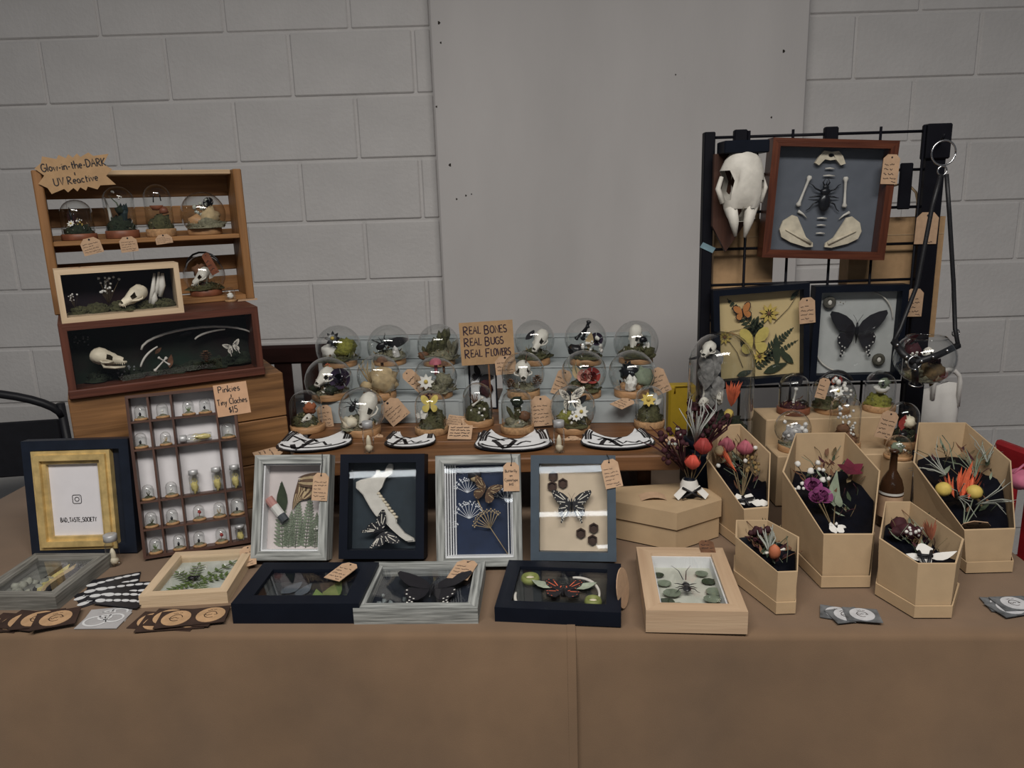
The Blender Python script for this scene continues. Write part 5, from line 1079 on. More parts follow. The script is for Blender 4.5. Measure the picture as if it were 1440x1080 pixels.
p = on_z(323, 419, zbot); p2 = on_z(324, 420, z1); o, _, _ = cloche('tiny pale cloche on the red box beside the handled bowl', 324, 420, 15, 399, z1, [('tuft', 0, 0, .8, .7, 0, WHITEF)], 'cloche', CORK, 'domes on the slatted crate', pos=Vector((on_stand(324, 418, cy0 - .02).x, on_stand(324, 418, cy0 - .02).y, z1)))
p = on_stand(346, 421, cy0 - .03); o = thing('kraft_tag', 'kraft card lying at the corner of the red box top', 'tag', (p.x, p.y + .01, z1 + .0008), CY); MB().slab([(-.024, -.014), (.020, -.012), (.024, .014), (-.018, .012)], 0, .0012).build('card', CARD, o)
# ------------------------------------------------------------ black grid stand
GY = 1.77
gl = at_y(997, 186, GY); gr = at_y(1317, 176, GY); GX0, GX1, GZ1 = gl.x, gr.x, (gl.z + gr.z) / 2
GS = thing('grid_stand', 'black wire grid display stand with flat posts', 'display stand', ((GX0 + GX1) / 2, GY, TZ)); gw_ = GX1 - GX0; gz = GZ1 - TZ
MB().rbox((-gw_ / 2, 0, gz / 2), (.024, .024, gz), .002).build('post', BLKMET, GS)
MB().rbox((gw_ / 2, 0, gz / 2), (.044, .024, gz), .002).build('post', BLKMET, GS)
for x in (-gw_ / 2, gw_ / 2): MB().rbox((x, .0, .008), (.05, .10, .0159), .003).build('foot', BLKMET, GS)
for k in range(10): MB().tube([(-gw_ / 2, -.004, gz - .012 - k * .081), (gw_ / 2, -.004, gz - .012 - k * .081)], .0032, 6).build('cross_wire', BLKMET, GS)
for k in range(1, 6): MB().tube([(-gw_ / 2 + gw_ * k / 5.2 - .01, -.008, .01), (-gw_ / 2 + gw_ * k / 5.2 - .01, -.008, gz)], .0032, 6).build('upright_wire', BLKMET, GS)
for px, py in ((1040, 187), (1167, 183)):
    q = at_y(px, py, GY); MB().rbox((q.x - GS.location.x, -.006, gz - .012), (.030, .016, .030), .003).build('hook_clip', BLKMET, GS)
MB().rbox((gw_ / 2, -.004, gz - .035), (.054, .030, .075), .003).build('corner_bracket', BLKMET, GS)
q = at_y(1272, 262, GY - .012); MB().rbox((q.x - GS.location.x, -.014, q.z - TZ), (.028, .008, .100), .003).build('strap_hook', BLKMET, GS)
q = at_y(997, 349, GY - .014); b = MB().at(tr(q.x - GS.location.x, -.0135, q.z - TZ) @ ry(24)); b.prism([(-.020, -.006), (.012, -.007), (.014, .006), (-.018, .007)], -.0008, 0); b.build('blue_tape', mat('pale_blue_tape', (.16, .25, .29), .5, .2), GS)
def hung(name, label, tl_, tr_, bl_, br_, Y, D, fw, w2, back, **k):
    P = [at_y(*q, Y) for q in (tl_, tr_, bl_, br_)]; W = ((P[1] - P[0]).length + (P[3] - P[2]).length) / 2; H = ((P[0] - P[2]).length + (P[1] - P[3]).length) / 2
    d = P[3] - P[2]; roll = -math.atan2(d.z, d.x); B = shadow_box(name, label, (P[2] + P[3]) / 2, 0, W, H, D, fw, w2, back, **k)
    B.o.matrix_world = Matrix.Translation((P[2] + P[3]) / 2) @ Matrix.Rotation(roll, 4, 'Y'); return B
B = hung('bone_figure_frame', 'mahogany frame with bones and a beetle arranged like a body on grey', (1089, 194), (1268, 197), (1072, 362), (1243, 366), GY - .052, .038, .017, MAHOG, mat('slate_grey_backing', (.105, .115, .135), .7, .06))
b = MB(); c = B.uv(.50, .91, .006)
pel = [(-.033, -.012), (-.024, .004), (-.016, .014), (0, .012), (.016, .014), (.026, .004), (.034, -.012), (.024, -.016), (.012, -.004), (0, -.006), (-.012, -.004), (-.024, -.017)]
ho = [(.006 * math.cos(a), .0045 + .0042 * math.sin(a)) for a in [PI / 2 - 2 * PI * i / 10 for i in range(11)]]      # opening cut through, joined to the rim by a seam
pel = pel[:4] + ho + pel[3:]
b.prism([(c.x + x, c.z + z) for x, z in pel], B.y - .011, B.y - .003); b.build('pelvis_bone', BONE, B.o)
for v, w in ((.805, .020), (.735, .026), (.32, .022), (.25, .020), (.17, .020)):
    b = MB(); q = B.uv(.50 - (.01 if v < .5 else -.01), v, .006); b.tube([(q.x - w / 2, q.y, q.z), (q.x, q.y, q.z + .0006), (q.x + w / 2, q.y, q.z)], [.0010, .0021, .0010], 6); b.build('small_bone', BONEW, B.o)
for a, e in (((.335, .73), (.25, .43)), ((.665, .73), (.685, .43))): b = MB(); bone(b, B.uv(*a, .007), B.uv(*e, .007), .0032, 8); b.build('leg_bone', BONEW, B.o)
for k in (-1, 1): b = MB(); b.tube([B.uv(.5 + k * .24, .385, .006), B.uv(.5 + k * .19, .355, .006), B.uv(.5 + k * .15, .315, .006)], [.0035, .0022, .0008], 6); b.build('collar_bone', BONEW, B.o)
for k in (-1, 1):
    sh = [(.07, .075), (.03, .145), (-.03, .22), (.25, .345), (.33, .32), (.40, .21), (.37, .12), (.22, .045), (.09, .025), (.04, .05)]; b = MB()
    sh = [(.055, .035), (.06, .075), (.13, .13), (.23, .33), (.28, .345), (.36, .285), (.385, .20), (.36, .125), (.27, .075), (.12, .03)]
    P = [B.uv(.485 + k * x, y) for x, y in sh]; b.prism([(q.x, q.z) for q in P], B.y - .009, B.y - .004); a, e = B.uv(.485 + k * .08, .07, .0105), B.uv(.485 + k * .33, .20, .0105); b.tube([a, e], [.004, .0015], 6); b.build('shoulder_blade', BONE, B.o)
beetle(B.o, mtx(B.uv(.485, .53, .006)), .056)
price_tag(B.o, B.W / 2 - .014, -.0025, B.H - .035, .036, .062, 0, 4, 101)
B = hung('pressed_flower_frame', 'black frame with yellow butterflies, ferns and pressed flowers on cream', (999, 406), (1143, 401), (1010, 545), (1134, 535), GY - .055, .030, .0135, BLK, mat('butter_paper', (.60, .46, .23), .8, .10, 8))
butterfly(B.o, mtx(B.uv(.43, .42, .006)), .042, 'yellow', 6); butterfly(B.o, mtx(B.uv(.30, .78, .006)) @ ry(-12), .026, 'orange', 6)
for a, e, w in (((.55, .45), (.12, .95), .045), ((.5, .2), (.92, .55), .042), ((.3, .35), (.62, .72), .03), ((.45, .12), (.98, .40), .03), ((.4, .5), (.5, .72), .03)): b = MB(); fern(b, B.uv(*a), B.uv(*e), w, 13); b.build('fern', FERN, B.o)
for u, v, s in ((.62, .74, .016), (.08, .50, .012), (.50, .24, .011)):
    b = MB(); q = B.uv(u, v, .005)
    for k in range(9): b.leaf(q, (q.x + s * 1.5 * math.cos(k * .7), q.y, q.z + s * 1.5 * math.sin(k * .7)), s * .55, (0, -1, 0))
    b.mat(1); b.blob(q, (s * .3, .003, s * .3), 8, 5); b.build('pressed_daisy', [YELL, BROWN], B.o)
for a, e, w in (((.72, .1), (.70, .5), .018), ((.92, .12), (.72, .32), .016), ((.55, .04), (.85, .14), .02), ((.22, .03), (.42, .08), .014), ((.88, .88), (.98, .99), .01)): b = MB(); b.leaf(B.uv(*a, .004), B.uv(*e, .005), w, (0, -1, 0), 0, 5); b.build('pressed_leaf', FERN, B.o)
for a, e in (((.10, .5), (.30, .12)), ((.68, .62), (.98, .95)), ((.05, .55), (.4, .6))): b = MB(); b.tube([B.uv(*a, .003), B.uv((a[0] + e[0]) / 2 + .03, (a[1] + e[1]) / 2, .004), B.uv(*e, .003)], .0007, 4); b.build('stem', STEM, B.o)
price_tag(B.o, B.W / 2 - .008, -.003, B.H - .038, .036, .058, -2, 4, 111)
B = hung('black_swallowtail_frame', 'black frame with a black swallowtail and two moss nests on white', (1147, 403), (1276, 400), (1137, 537), (1268, 534), GY - .055, .030, .0145, BLK, mat('cool_white_backing', (.44, .45, .43), .8, .05))
butterfly(B.o, mtx(B.uv(.50, .52, .008)), .066, 'black', 5)
for u, v in ((.14, .87), (.82, .16)):
    b = MB(); q = B.uv(u, v, .004); b.at(mtx(q) @ rx(90)); b.lathe([(.013, -.002), (.015, .004), (.011, .009), (.007, .006), (.0001, .004)], 14); b.build('moss_nest', mat('nest_grey', (.07, .065, .05), .9, .4, 120), B.o); b = MB(); b.blob((q.x, q.y - .006, q.z), (.005, .003, .006), 8, 6); b.build('pale_egg', BONEW, B.o)
for c, rx_, rz_, a0, a1 in (((.62, .62), .062, .070, 75, 5), ((.44, .30), .075, .055, 178, 258)): q = B.uv(*c, .005); b = MB(); rib(b, arcpts((q.x, q.z), rx_, rz_, a0, a1, 12, q.y), .0016); b.build('thin_rib', BONEW, B.o)
b = MB(); puffs(b, None, B.uv(.30, .86, .003), .012, 8, 2, .05); b.build('specks', STEM, B.o, 'stuff')

# skull on a plaque under a black ledge
q0 = at_y(1046, 215, GY - .048)
PQ = thing('skull_plaque', 'white animal skull on a pointed wooden plaque under a black ledge', 'wall plaque', q0)
k_ = 1 / pxm(q0); b = MB(); b.prism([(-40 * k_, 0), (22 * k_, 0), (22 * k_, -75 * k_), (-20 * k_, -137 * k_), (-40 * k_, -100 * k_)], .006, .020); b.build('plaque', wood('plaque_walnut', (.035, .014, .009), (.075, .030, .018), 'z'), PQ)
MB().rbox((-4 * k_, -.012, 7 * k_), (62 * k_, .062, 17 * k_), .002).build('ledge', BLACK, PQ)
def skp(p, j, a):
    q = Vector((p.x, -p.z, p.y)); zz = q.z / k_                # loft runs down the skull
    n_ = noise.noise(q * 60) * .0035; q.x += n_; q.y += n_
    if math.cos(a) < -.35 and -52 < zz < -22: q.x += .010 * (1 - ((zz + 38) / 15) ** 2); q.y += .006
    if abs(math.cos(a)) < .35 and zz < -74: q.y += .010
    return q
SKS = [(6, 6, 5), (1, 18, 12), (-8, 25, 17), (-22, 29, 21), (-36, 30, 22), (-50, 30, 21), (-62, 28, 19), (-74, 24, 16), (-84, 20, 13), (-92, 15, 10)]
def skh(j, a):                                                # real openings: eye sockets and nose
    z = (SKS[j][0] + SKS[j + 1][0]) / 2; d = math.degrees(a)
    return (-58 < z < -28 and abs(d - 156) < 26) or (-58 < z < -40 and abs(d - 20) < 14) or (z < -76 and abs(d - 90) < 38)
b = MB().at(tr(-6 * k_, -.010, -2 * k_)); b.loft([((0, z * k_, 10 * k_), w * k_, d * k_) for z, w, d in SKS], 30, skp, skh); sk_ = b.build('skull', BONEW, PQ)
for x0_, x1_, x2_, z2_ in ((-15, -11, -8, -112), (14, 9, 5, -114)): b = MB().at(tr(-6 * k_, -.010, -2 * k_)); b.tube([(x0_ * k_, -.020, -72 * k_), (x1_ * k_, -.026, -92 * k_), (x2_ * k_, -.024, z2_ * k_)], [9 * k_, 7 * k_, 2 * k_], 8); b.build('snout_prong', BONEW, sk_)
b = MB().at(tr(-6 * k_, -.010, -2 * k_)); b.tube([(0, -.0345, -8 * k_), (1 * k_, -.0365, -40 * k_), (0, -.032, -76 * k_)], .0006, 4); b.build('skull_suture', BONE, sk_)
for x in (-1, 1): b = MB().at(tr(-6 * k_, -.010, -2 * k_)); b.tube([(x * 28 * k_, -.012, -30 * k_), (x * 33 * k_, -.014, -46 * k_), (x * 26 * k_, -.018, -66 * k_)], [3 * k_, 4 * k_, 4 * k_], 7); b.build('cheek_arch', BONEW, sk_)
# kraft carrier bags hung behind the grid
def carrier(label, px0, px1, y0, y1, Y, handles=True):
    a = at_y(px0, y1, Y); c = at_y(px1, y0, Y); w = c.x - a.x; h = c.z - a.z; o = thing('kraft_bag', label, 'bag', ((a.x + c.x) / 2, Y, a.z), group='kraft carrier bags behind the grid stand')
    b = MB(); hw = w / 2
    for x in (-hw, hw): b.add([(x, 0, 0), (x, .05, 0), (x, .05, h), (x, 0, h)], [(0, 1, 2, 3)])
    b.add([(-hw, 0, 0), (hw, 0, 0), (hw, 0, h), (-hw, 0, h)], [(0, 1, 2, 3)]); b.add([(-hw, .05, 0), (hw, .05, 0), (hw, .05, h), (-hw, .05, h)], [(3, 2, 1, 0)]); b.add([(-hw, 0, 0), (hw, 0, 0), (hw, .05, 0), (-hw, .05, 0)], [(3, 2, 1, 0)]); b.build('bag_body', KRAFT, o)
    MB().box2((-hw, -.0012, h * .86), (hw, -.0002, h * .865)).build('fold_crease', KRAFT_B, o)
    if handles:
        for k in range(4): MB().tube([(-w * .20 + k * .004, .008 + .006 * k, h - .015)] + [(w * .20 * math.cos(rad(t)) + k * .004, .008 + .006 * k, h + .035 + .040 * math.sin(rad(t))) for t in range(180, -1, -30)] + [(w * .20 + k * .004, .008 + .006 * k, h - .015)], .002, 5).build('twisted_handle', KRAFT_B, o)
    return o
carrier('kraft paper bag hung behind the skull plaque', 1000, 1090, 308, 480, GY + .02)
carrier('tall kraft paper bag with looped handles beside the corner post', 1186, 1330, 304, 478, GY + .02)

# tags on the post
for px, py, w, h, s, lab in ((1305, 303, .050, .070, 5, 'plain pale kraft tag tied to the grid post below the ring'), (1287, 410, .040, .064, 7, 'written kraft tag on the grid post beside the black butterfly frame')):
    q = at_y(px, py, GY - .0145); o = thing('kraft_tag', lab, 'tag', q, group='kraft tags on the grid post'); price_tag(o, 0, 0, 0, w, h, 1, 4 if s == 7 else 0, s)

# hanging globe in a leather harness
HY = 1.635; gc = at_y(1301, 503, HY); kg = 1 / pxm(gc); Rg = 41 * kg
HG = thing('hanging_globe', 'glass globe in a studded black leather harness hung from the grid post', 'terrarium', (gc.x, HY, gc.z))
n = 14; b = MB(); b.lathe([(Rg * math.sin(rad(a)), -Rg * .92 * math.cos(rad(a))) for a in [2 + 138 * i / n for i in range(n + 1)]], 30); b.build('glass_bowl', G_DOME, HG)
b = MB(); t_ = rad(140); b.tube([(Rg * math.sin(t_) * math.cos(a), Rg * math.sin(t_) * math.sin(a), -Rg * .92 * math.cos(t_)) for a in [2 * PI * i / 24 for i in range(25)]], .0018, 5); b.build('glass_rim', G_DOME, HG)
content(HG, Rg * .8, Rg, -Rg * .75, [('moss', 0, 0, 0, .75, 0, [MOSSG, .6]), ('tuft', .2, -.3, .35, .5, 0, mat('brown_moss', (.10, .065, .03), .9, .4, 90)), ('skull', .05, -.1, 1.15, .75, -31, 10), ('flower', .1, -.45, .9, .3, 0, MAROON), ('puffs', -.45, -.2, .95, .4, 9, WHITEF), ('tuft', -.5, .1, 1.2, .35, 0, MAROON)])
def lp(px, py, dy=0): q = at_y(px, py, HY + dy); return Vector((q.x - gc.x, dy, q.z - gc.z))
ring = lp(1327, 215, .0); ST = lambda pts, w=.006: MB().tube(pts, w, 6).build('leather_strap', LEATH, HG)
ST([lp(1323, 245), lp(1311, 290, -.002), lp(1290, 400, -.003), lp(1266, 462, -.004), lp(1257, 480, -.02)], .0050); ST([lp(1331, 245), lp(1335, 300), lp(1341, 400), lp(1343, 462), lp(1347, 484, -.02)], .0050)
ST([lp(1257, 480, -.02), lp(1270, 498, -.05), lp(1286, 510, -.063)], .0078); ST([lp(1286, 510, -.063), lp(1318, 500, -.058), lp(1347, 486, -.02)], .0078); ST([lp(1286, 510, -.063), lp(1287, 526, -.056), lp(1287, 538, -.035)], .0075)
for px, py, dy in ((1262, 485, -.041), (1275, 502, -.063), (1296, 508, -.069), (1312, 502, -.068), (1332, 493, -.052), (1287, 520, -.068)): MB().blob(lp(px, py, dy - .004), .0032, 8, 5).build('stud', STEEL, HG)
def rg(c, r, w, ax=0): MB().tube([c + Vector((r * math.cos(a), ax * r * math.sin(a), (1 - ax) * r * math.sin(a))) for a in [2 * PI * i / 24 for i in range(25)]], w, 6).build('steel_ring', STEEL, HG)
rg(ring, 16 * kg, .0020); rg(lp(1325, 240), 6 * kg, .0018); rg(lp(1286, 510, -.063), 9 * kg, .0018); rg(lp(1288, 540, -.03), 9 * kg, .0015, .7); rg(lp(1344, 468), 5 * kg, .0015)
q = lp(1325, 200, 0); MB().tube([Vector((GX1 - gc.x, GY - HY - .022, q.z + .008)), Vector((q.x, 0, q.z + .006)), Vector((q.x, -.006, q.z + .016))], .003, 6).build('hook', BLKMET, HG)

# ------------------------------------------------------------ two-step kraft riser with its domes
RY0 = 1.535; e0 = at_y(1094, 642, RY0); e1 = at_y(1277, 641, RY0); KZ1 = e0.z; KZ2 = KZ1 + .056; KW = e1.x - e0.x
KR = thing('kraft_step_riser', 'two-step kraft board riser before the grid stand', 'riser', (e0.x, RY0, TZ), rad(-1))
for k, (y0, y1, h) in enumerate(((0, .085, KZ1 - TZ), (.0852, .185, KZ2 - TZ))): MB().rbox((KW / 2, (y0 + y1) / 2, h / 2), (KW, y1 - y0, h - .0002), .002).build('lower_step' if k == 0 else 'upper_step', KRAFT_B, KR)
GR = 'domes on the kraft riser'
def kcl(label, px, w, bot, top, z, ly, spec, shape='cloche', base=OAK):
    q = at_y(px, bot, RY0 + ly); return cloche(label, px, bot, w, top, z, spec, shape, base, GR, pos=Vector((q.x, q.y, z)))
kcl('cloche with white pillar and black wings on the upper kraft step', 1115, 43, 581, 521, KZ2, .135, [('moss', 0, 0, 0, .95, 0, [MAROON, .4]), ('twig', -.3, 0, .2, 1.9, 0, BUG), ('bone', -.05, -.3, .9, 1.3, 4, WINGW), ('wing', .1, -.2, 1.6, .6, -20, WINGB), ('rock', .6, -.3, .3, .35, 0, BUG)], base=REDB)
o, RR, HH = kcl('strapped globe with white blossoms on the upper kraft step', 1169, 62, 583, 527, KZ2, .135, [('moss', -.3, 0, 0, .7, 0, [MOSS, .6]), ('puffs', .2, -.4, .9, .6, 16, WHITEF), ('daisy', .0, -.6, .9, .3), ('leaf', -.1, -.2, 1.1, .5, 10, ORANGE), ('leaf', .3, -.2, 1.2, .4, -10, REDW)], 'globe', OAK)
b = MB(); b.tube([(RR * .9 * math.cos(rad(a)), -.01, HH * .55 + RR * .98 * math.sin(rad(a))) for a in range(150, 20, -13)], .003, 6); b.build('leather_strap', LEATH, o); price_tag(o, -RR * .75, -RR * .9, HH * .98, .024, .046, 14, 3, 33)
kcl('cloche with a white toadstool cap over green moss', 1235, 42, 583, 524, KZ2, .135, [('moss', -.1, 0, 0, .95, 0, [MOSSY, .8]), ('cup', -.05, -.3, 1.2, .6, 0, WHITEF), ('bug', -.1, -.5, 1.75, .5, 0), ('tuft', .35, .1, 1.6, .4, 0, SAGE)], base=CORK)
kcl('round globe of silvery crystals on the lower kraft step', 1113, 50, 636, 577, KZ1, .040, [('tuft', .1, -.1, .6, .62, 0, mat('silver_crystal', (.30, .29, .29), .3, .6, 120)), ('puffs', .1, -.2, .7, .75, 24, CRYST), ('moss', .05, 0, 0, .8, 0, [MOSSG, .3])], 'globe', OAK)
kcl('cloche with brown fungus shelves and white flecks on the lower kraft step', 1185, 43, 637, 557, KZ1, .040, [('moss', 0, 0, 0, .95, 0, [BROWN, .9]), ('puffs', .1, -.4, 1.0, .6, 12, WHITEF), ('rock', -.2, -.2, 1.0, .5, 0, BROWN), ('puffs', 0, -.2, 2.2, .6, 14, CRYST)], base=OAK)
o, RR, HH = kcl('dark-strapped cloche with a red bloom on the lower kraft step', 1266, 42, 640, 574, KZ1, .045, [('moss', .1, 0, 0, .9, 0, [MOSSD, 1.0]), ('leaf', -.3, -.4, .8, 1.3, 8, REDW), ('tuft', .35, -.2, 1.4, .5, 0, BONE), ('rock', -.2, -.5, .5, .4, 0, BUG)], base=OAK)
price_tag(o, -RR * 1.5, -RR * 1.25, HH * .86, .036, .060, 16, 4, 37)
# small jar-like cloche and bottle in front
q = on_z(1254, 720, TZ); cloche('dome with a silvery ball standing on the lowest kraft block', 1262, 640, 36, 605, KZ1, [('tuft', -.1, 0, .6, .55, 0, SAGE), ('puffs', 0, -.2, .6, .5, 8, CRYST)], 'cloche', OAK, GR, pos=Vector((at_y(1262, 640, RY0 - .028).x, RY0 - .030, KZ1)))
LBK = thing('kraft_block', 'small kraft board block before the two-step riser', 'riser', (at_y(1262, 640, RY0 - .03).x, RY0 - .032, TZ)); MB().rbox((0, 0, (KZ1 - TZ) / 2), (.044, .050, KZ1 - TZ - .0002), .002).build('block', KRAFT_B, LBK)
BT = thing('amber_bottle', 'amber glass bottle with a slim neck and kraft label behind the small coffin box', 'bottle', (at_y(1253, 690, 1.425).x, 1.425, TZ)); hb = at_y(1253, 633, 1.425).z - TZ
b = MB(); b.lathe([(.0001, .0005), (.020, .0005), (.0225, .004), (.0225, hb * .52), (.018, hb * .62), (.0075, hb * .74), (.0065, hb * .97), (.009, hb * .975), (.009, hb), (.0001, hb)], 20); b.build('glass_body', mat('amber_glass', (.035, .016, .008), .12, .2, 30), BT)
b = MB(); b.lathe([(.0228, .022), (.0228, hb * .42)], 20); b.build('kraft_label', CARD, BT); b = MB(); b.lathe([(.0229, hb * .44), (.0229, hb * .47)], 20); b.build('foil_band', WINGW, BT)

# ------------------------------------------------------------ tall cloche
TY = 1.64; CB = thing('display_block', 'black display block under the tall glass cloche', 'riser', (at_y(1013, 600, TY).x, TY, TZ)); MB().rbox((0, 0, .055), (.145, .145, .1098), .003).build('block', BLACK, CB)
zc = TZ + .11; Rt = 47 / pxm((.43, TY, 1.0)); topz = at_y(1008, 466, TY).z
TC = thing('tall_cloche', 'tall glass cloche with a bird skull, grey feathers and orange spiky bloom', 'cloche', (at_y(1013, 560, TY).x, TY, zc)); Ht = topz - zc
b = MB(); b.lathe([(.0001, .0002), (Rt * 1.04, .0002), (Rt * 1.04, .012), (Rt, .016), (.0001, .016)], 30); b.build('wooden_base', BLACK, TC)
b = MB(); b.lathe([(Rt * .97, .016), (Rt * .97, Ht - Rt)] + [(Rt * .97 * math.cos(rad(a)), Ht - Rt + Rt * math.sin(rad(a))) for a in range(12, 90, 13)] + [(.0001, Ht)], 34); b.build('glass_dome', G_DOME, TC)
def tp_(px, py, dy=0): q = at_y(px, py, TY + dy); return Vector((q.x - TC.location.x, dy, q.z - zc))
b = MB(); moss(b, (0, 0, .016), Rt * .85, .05, 3, 50); b.build('moss', MOSSD, TC)
b = MB()
for k in range(14): q = tp_(998 + random.uniform(-9, 9), 545 - k * 4.5, -.01 + random.uniform(-.012, .01)); b.leaf(q, q + Vector((random.uniform(-.01, .01), -.012, -.045)), .030, (0, -1, .2), -.1, 5)
b.tube([tp_(1000, 600), tp_(997, 540), tp_(995, 500)], .010, 7); b.build('grey_feathers', mat('feather_grey', (.13, .125, .12), .8, .5, 90), TC)
skull(TC, mtx(tp_(995, 492, -.02)) @ rz(-35) @ rx(10), .055, BONEW, False); b = MB(); b.leaf(tp_(984, 500, -.02), tp_(967, 505, -.03), .010, (0, -.3, 1), .1); b.build('dark_beak', BUG, TC)
b = MB(); spiky(b, tp_(1028, 572, -.03), .055, 34, 3, (.05, -.2, 1), .38); b.build('orange_spiky_bloom', ORANGE, TC)
b = MB(); b.at(mtx(tp_(1025, 582, -.045))); b.blob((0, 0, 0), .0105, 12, 9, .15, 14, 2); b.build('yellow_billy_ball', YELL, TC)
b = MB(); spiky(b, tp_(1015, 565, -.035), .030, 16, 5, (-.5, -.5, .6), .9); b.blob(tp_(1012, 560, -.034), (.008, .006, .014), 9, 6, .2, 8, 2); b.build('white_bone_fan', BONEW, TC)
b = MB(); spiky(b, tp_(990, 572, -.03), .026, 14, 6, (-.2, -.5, .8), .9); b.blob(tp_(990, 566, -.034), (.012, .006, .012), 9, 6, .3, 8, 2); b.build('white_skeleton_hand', BONEW, TC)
b = MB(); bone(b, tp_(990, 515, -.02), tp_(990, 560, -.02), .0022); b.build('thin_bone', BONEW, TC)
b = MB(); wisps(b, tp_(985, 600, -.02), .07, 22, 9, rad_=.0022); puffs(b, None, tp_(983, 585, -.01), .03, 20, 5, .14); b.build('maroon_foliage', MAROON, TC)

# ------------------------------------------------------------ open kraft coffin boxes standing in their lids
def tilt_plane(px, zf, yf, s):
    out = []
    for x, y in px:
        d = ray(x, y); t = (zf - s * yf - CAM.z) / (d.z - s * d.y); out.append(CAM + d * t)
    return out
class Coffin: pass
def coffin(label, px, fb, s, shrink=.93, fabric=BLKFAB, fill=.48):
    K = Coffin(); b0 = on_z(*fb, TZ + .012); ff = (px[3][0] + px[4][0]) / 2, (px[3][1] + px[4][1]) / 2; tf = at_y(*px[4], b0.y)
    P = tilt_plane(px, tf.z, b0.y, s); c = sum(P, Vector()) / 6; K.P, K.s, K.zf, K.yf = P, s, tf.z, b0.y
    o = thing('coffin_box', label, 'box', (c.x, c.y, TZ), group='open kraft coffin boxes'); K.o = o; K.c = c
    top = [q - Vector((c.x, c.y, TZ)) for q in P]; sh = Vector((b0.x - P[4].x, 0, 0)) * .6
    bot = [Vector((q.x * shrink + sh.x, q.y * .97 - .003, .003)) for q in top]
    def off(pl, t):
        m = sum(pl, Vector()) / 6; return [m + (q - m) * (1 - t / ((q - m).xy.length)) for q in pl]
    it = off(top, .0034); ib = [Vector((q.x, q.y, .006)) for q in off(bot, .0034)]
    vs = bot + top + it + ib; fs = []
    for a in range(3):
        for i in range(6): fs.append((a * 6 + i, a * 6 + (i + 1) % 6, (a + 1) * 6 + (i + 1) % 6, (a + 1) * 6 + i))
    fs += [[18 + i for i in range(6)], list(range(6))[::-1]]
    b = MB(); b.add(vs, fs); b.build('box_body', KRAFT_B, o)
    lo = [Vector((q.x * 1.07, q.y * 1.05, 0)) for q in bot]; l = MB(); hl = .020; li = off(lo, .003); vs = [Vector((q.x, q.y, z)) for pl, z in ((lo, .0002), (lo, hl), (li, hl), (li, .0028)) for q in pl]; l.add(vs, fs); l.build('lid_tray', KRAFT_B, o)
    # black satin bunched inside
    inn = [ib[i].lerp(it[i], fill) for i in range(6)]; m = sum(inn, Vector()) / 6; f = MB(); f.smooth = True; R = 9; seg = 8; ring = [inn[i].lerp(inn[(i + 1) % 6], j / seg) for i in range(6) for j in range(seg)]; N = len(ring); vs = []
    for r_ in range(R + 1):
        for q in ring:
            p = m.lerp(q, r_ / R * .985); hgt = .012 * noise.noise(Vector((p.x * 28, p.y * 28, c.x * 9))) + .007 * noise.noise(Vector((p.x * 70, p.y * 70, 3))); vs.append(p + Vector((0, 0, hgt + (.012 * (r_ / R) ** 3))))
    f.add(vs, [(r_ * N + i, r_ * N + (i + 1) % N, (r_ + 1) * N + (i + 1) % N, (r_ + 1) * N + i) for r_ in range(R) for i in range(N)]); f.build('satin_lining', fabric, o)
    dz = (1 - fill) * (top[4].z)
    def at(x, y, lift=.015):
        q = tilt_plane([(x, y)], K.zf - dz + lift, K.yf, K.s)[0]; return q - Vector((c.x, c.y, TZ))
    K.at = at
    fo = MB(); Rf = random.Random(int(fb[0])); cpx = sum(q[0] for q in px) / 6, sum(q[1] for q in px) / 6
    for _ in range(60):
        i = Rf.randrange(6); e = Rf.random(); tx = px[i][0] * (1 - e) + px[(i + 1) % 6][0] * e; ty = px[i][1] * (1 - e) + px[(i + 1) % 6][1] * e; k = math.sqrt(Rf.random()) * .62; x, y = cpx[0] + (tx - cpx[0]) * k, cpx[1] + 6 + (ty - cpx[1]) * k
        p = at(x, y, .008); fo.mat(Rf.randrange(5)); d = Vector((Rf.uniform(-1, 1), Rf.uniform(-.3, 1), Rf.uniform(.3, 1))) * .024 * Rf.uniform(.5, 1.2)
        if Rf.random() < .6: fo.leaf(p, p + d, .007 * Rf.uniform(.5, 1.3), (0, -.4, 1), .12, 3)
        else: fo.tube([p, p + d * .6 + Vector((.002, 0, .003)), p + d * 1.3], .0007, 3)
    fo.build('dried_foliage', [FERN, MAROON, SAGE, BROWN, STEM], o, 'stuff'); return K
K = coffin('open kraft coffin box with pink rosebuds and red spiky bloom, beside the closed one', [(1008, 598), (1041, 596), (1084, 637), (1081, 714), (1046, 717), (993, 644)], (1046, 768), .44, .84)
for x, y, r_ in ((1022, 626, .013), (1048, 630, .013)): b = MB(); bud(b, K.at(x, y, .03), r_); b.build('pink_rosebud', PINK, K.o)
b = MB(); spiky(b, K.at(1036, 664, .03), .060, 20, 4, (K.at(1018, 642, .035) - K.at(1036, 664, .03)), .28); b.build('red_spiky_bloom', ORANGE, K.o)
b = MB(); b.blob(K.at(1012, 634, .04), .011, 10, 7, .2, 12, 4); b.build('tan_seed_head', BUFF, K.o)
s = MB()
for x, y in ((1022, 628), (1048, 632), (1036, 664), (1058, 640), (1064, 650), (1052, 646), (1046, 655)): s.tube([K.at(1043, 700, .02), K.at((x + 1043) / 2, (y + 700) / 2, .03), K.at(x, y, .022)], .0012, 4)
s.build('stems', STEM, K.o)
b = MB(); 
for k in range(22): b.blob(K.at(random.uniform(1050, 1070), random.uniform(632, 668), .03), random.uniform(.002, .0045), 5, 4, .4, 8, k)
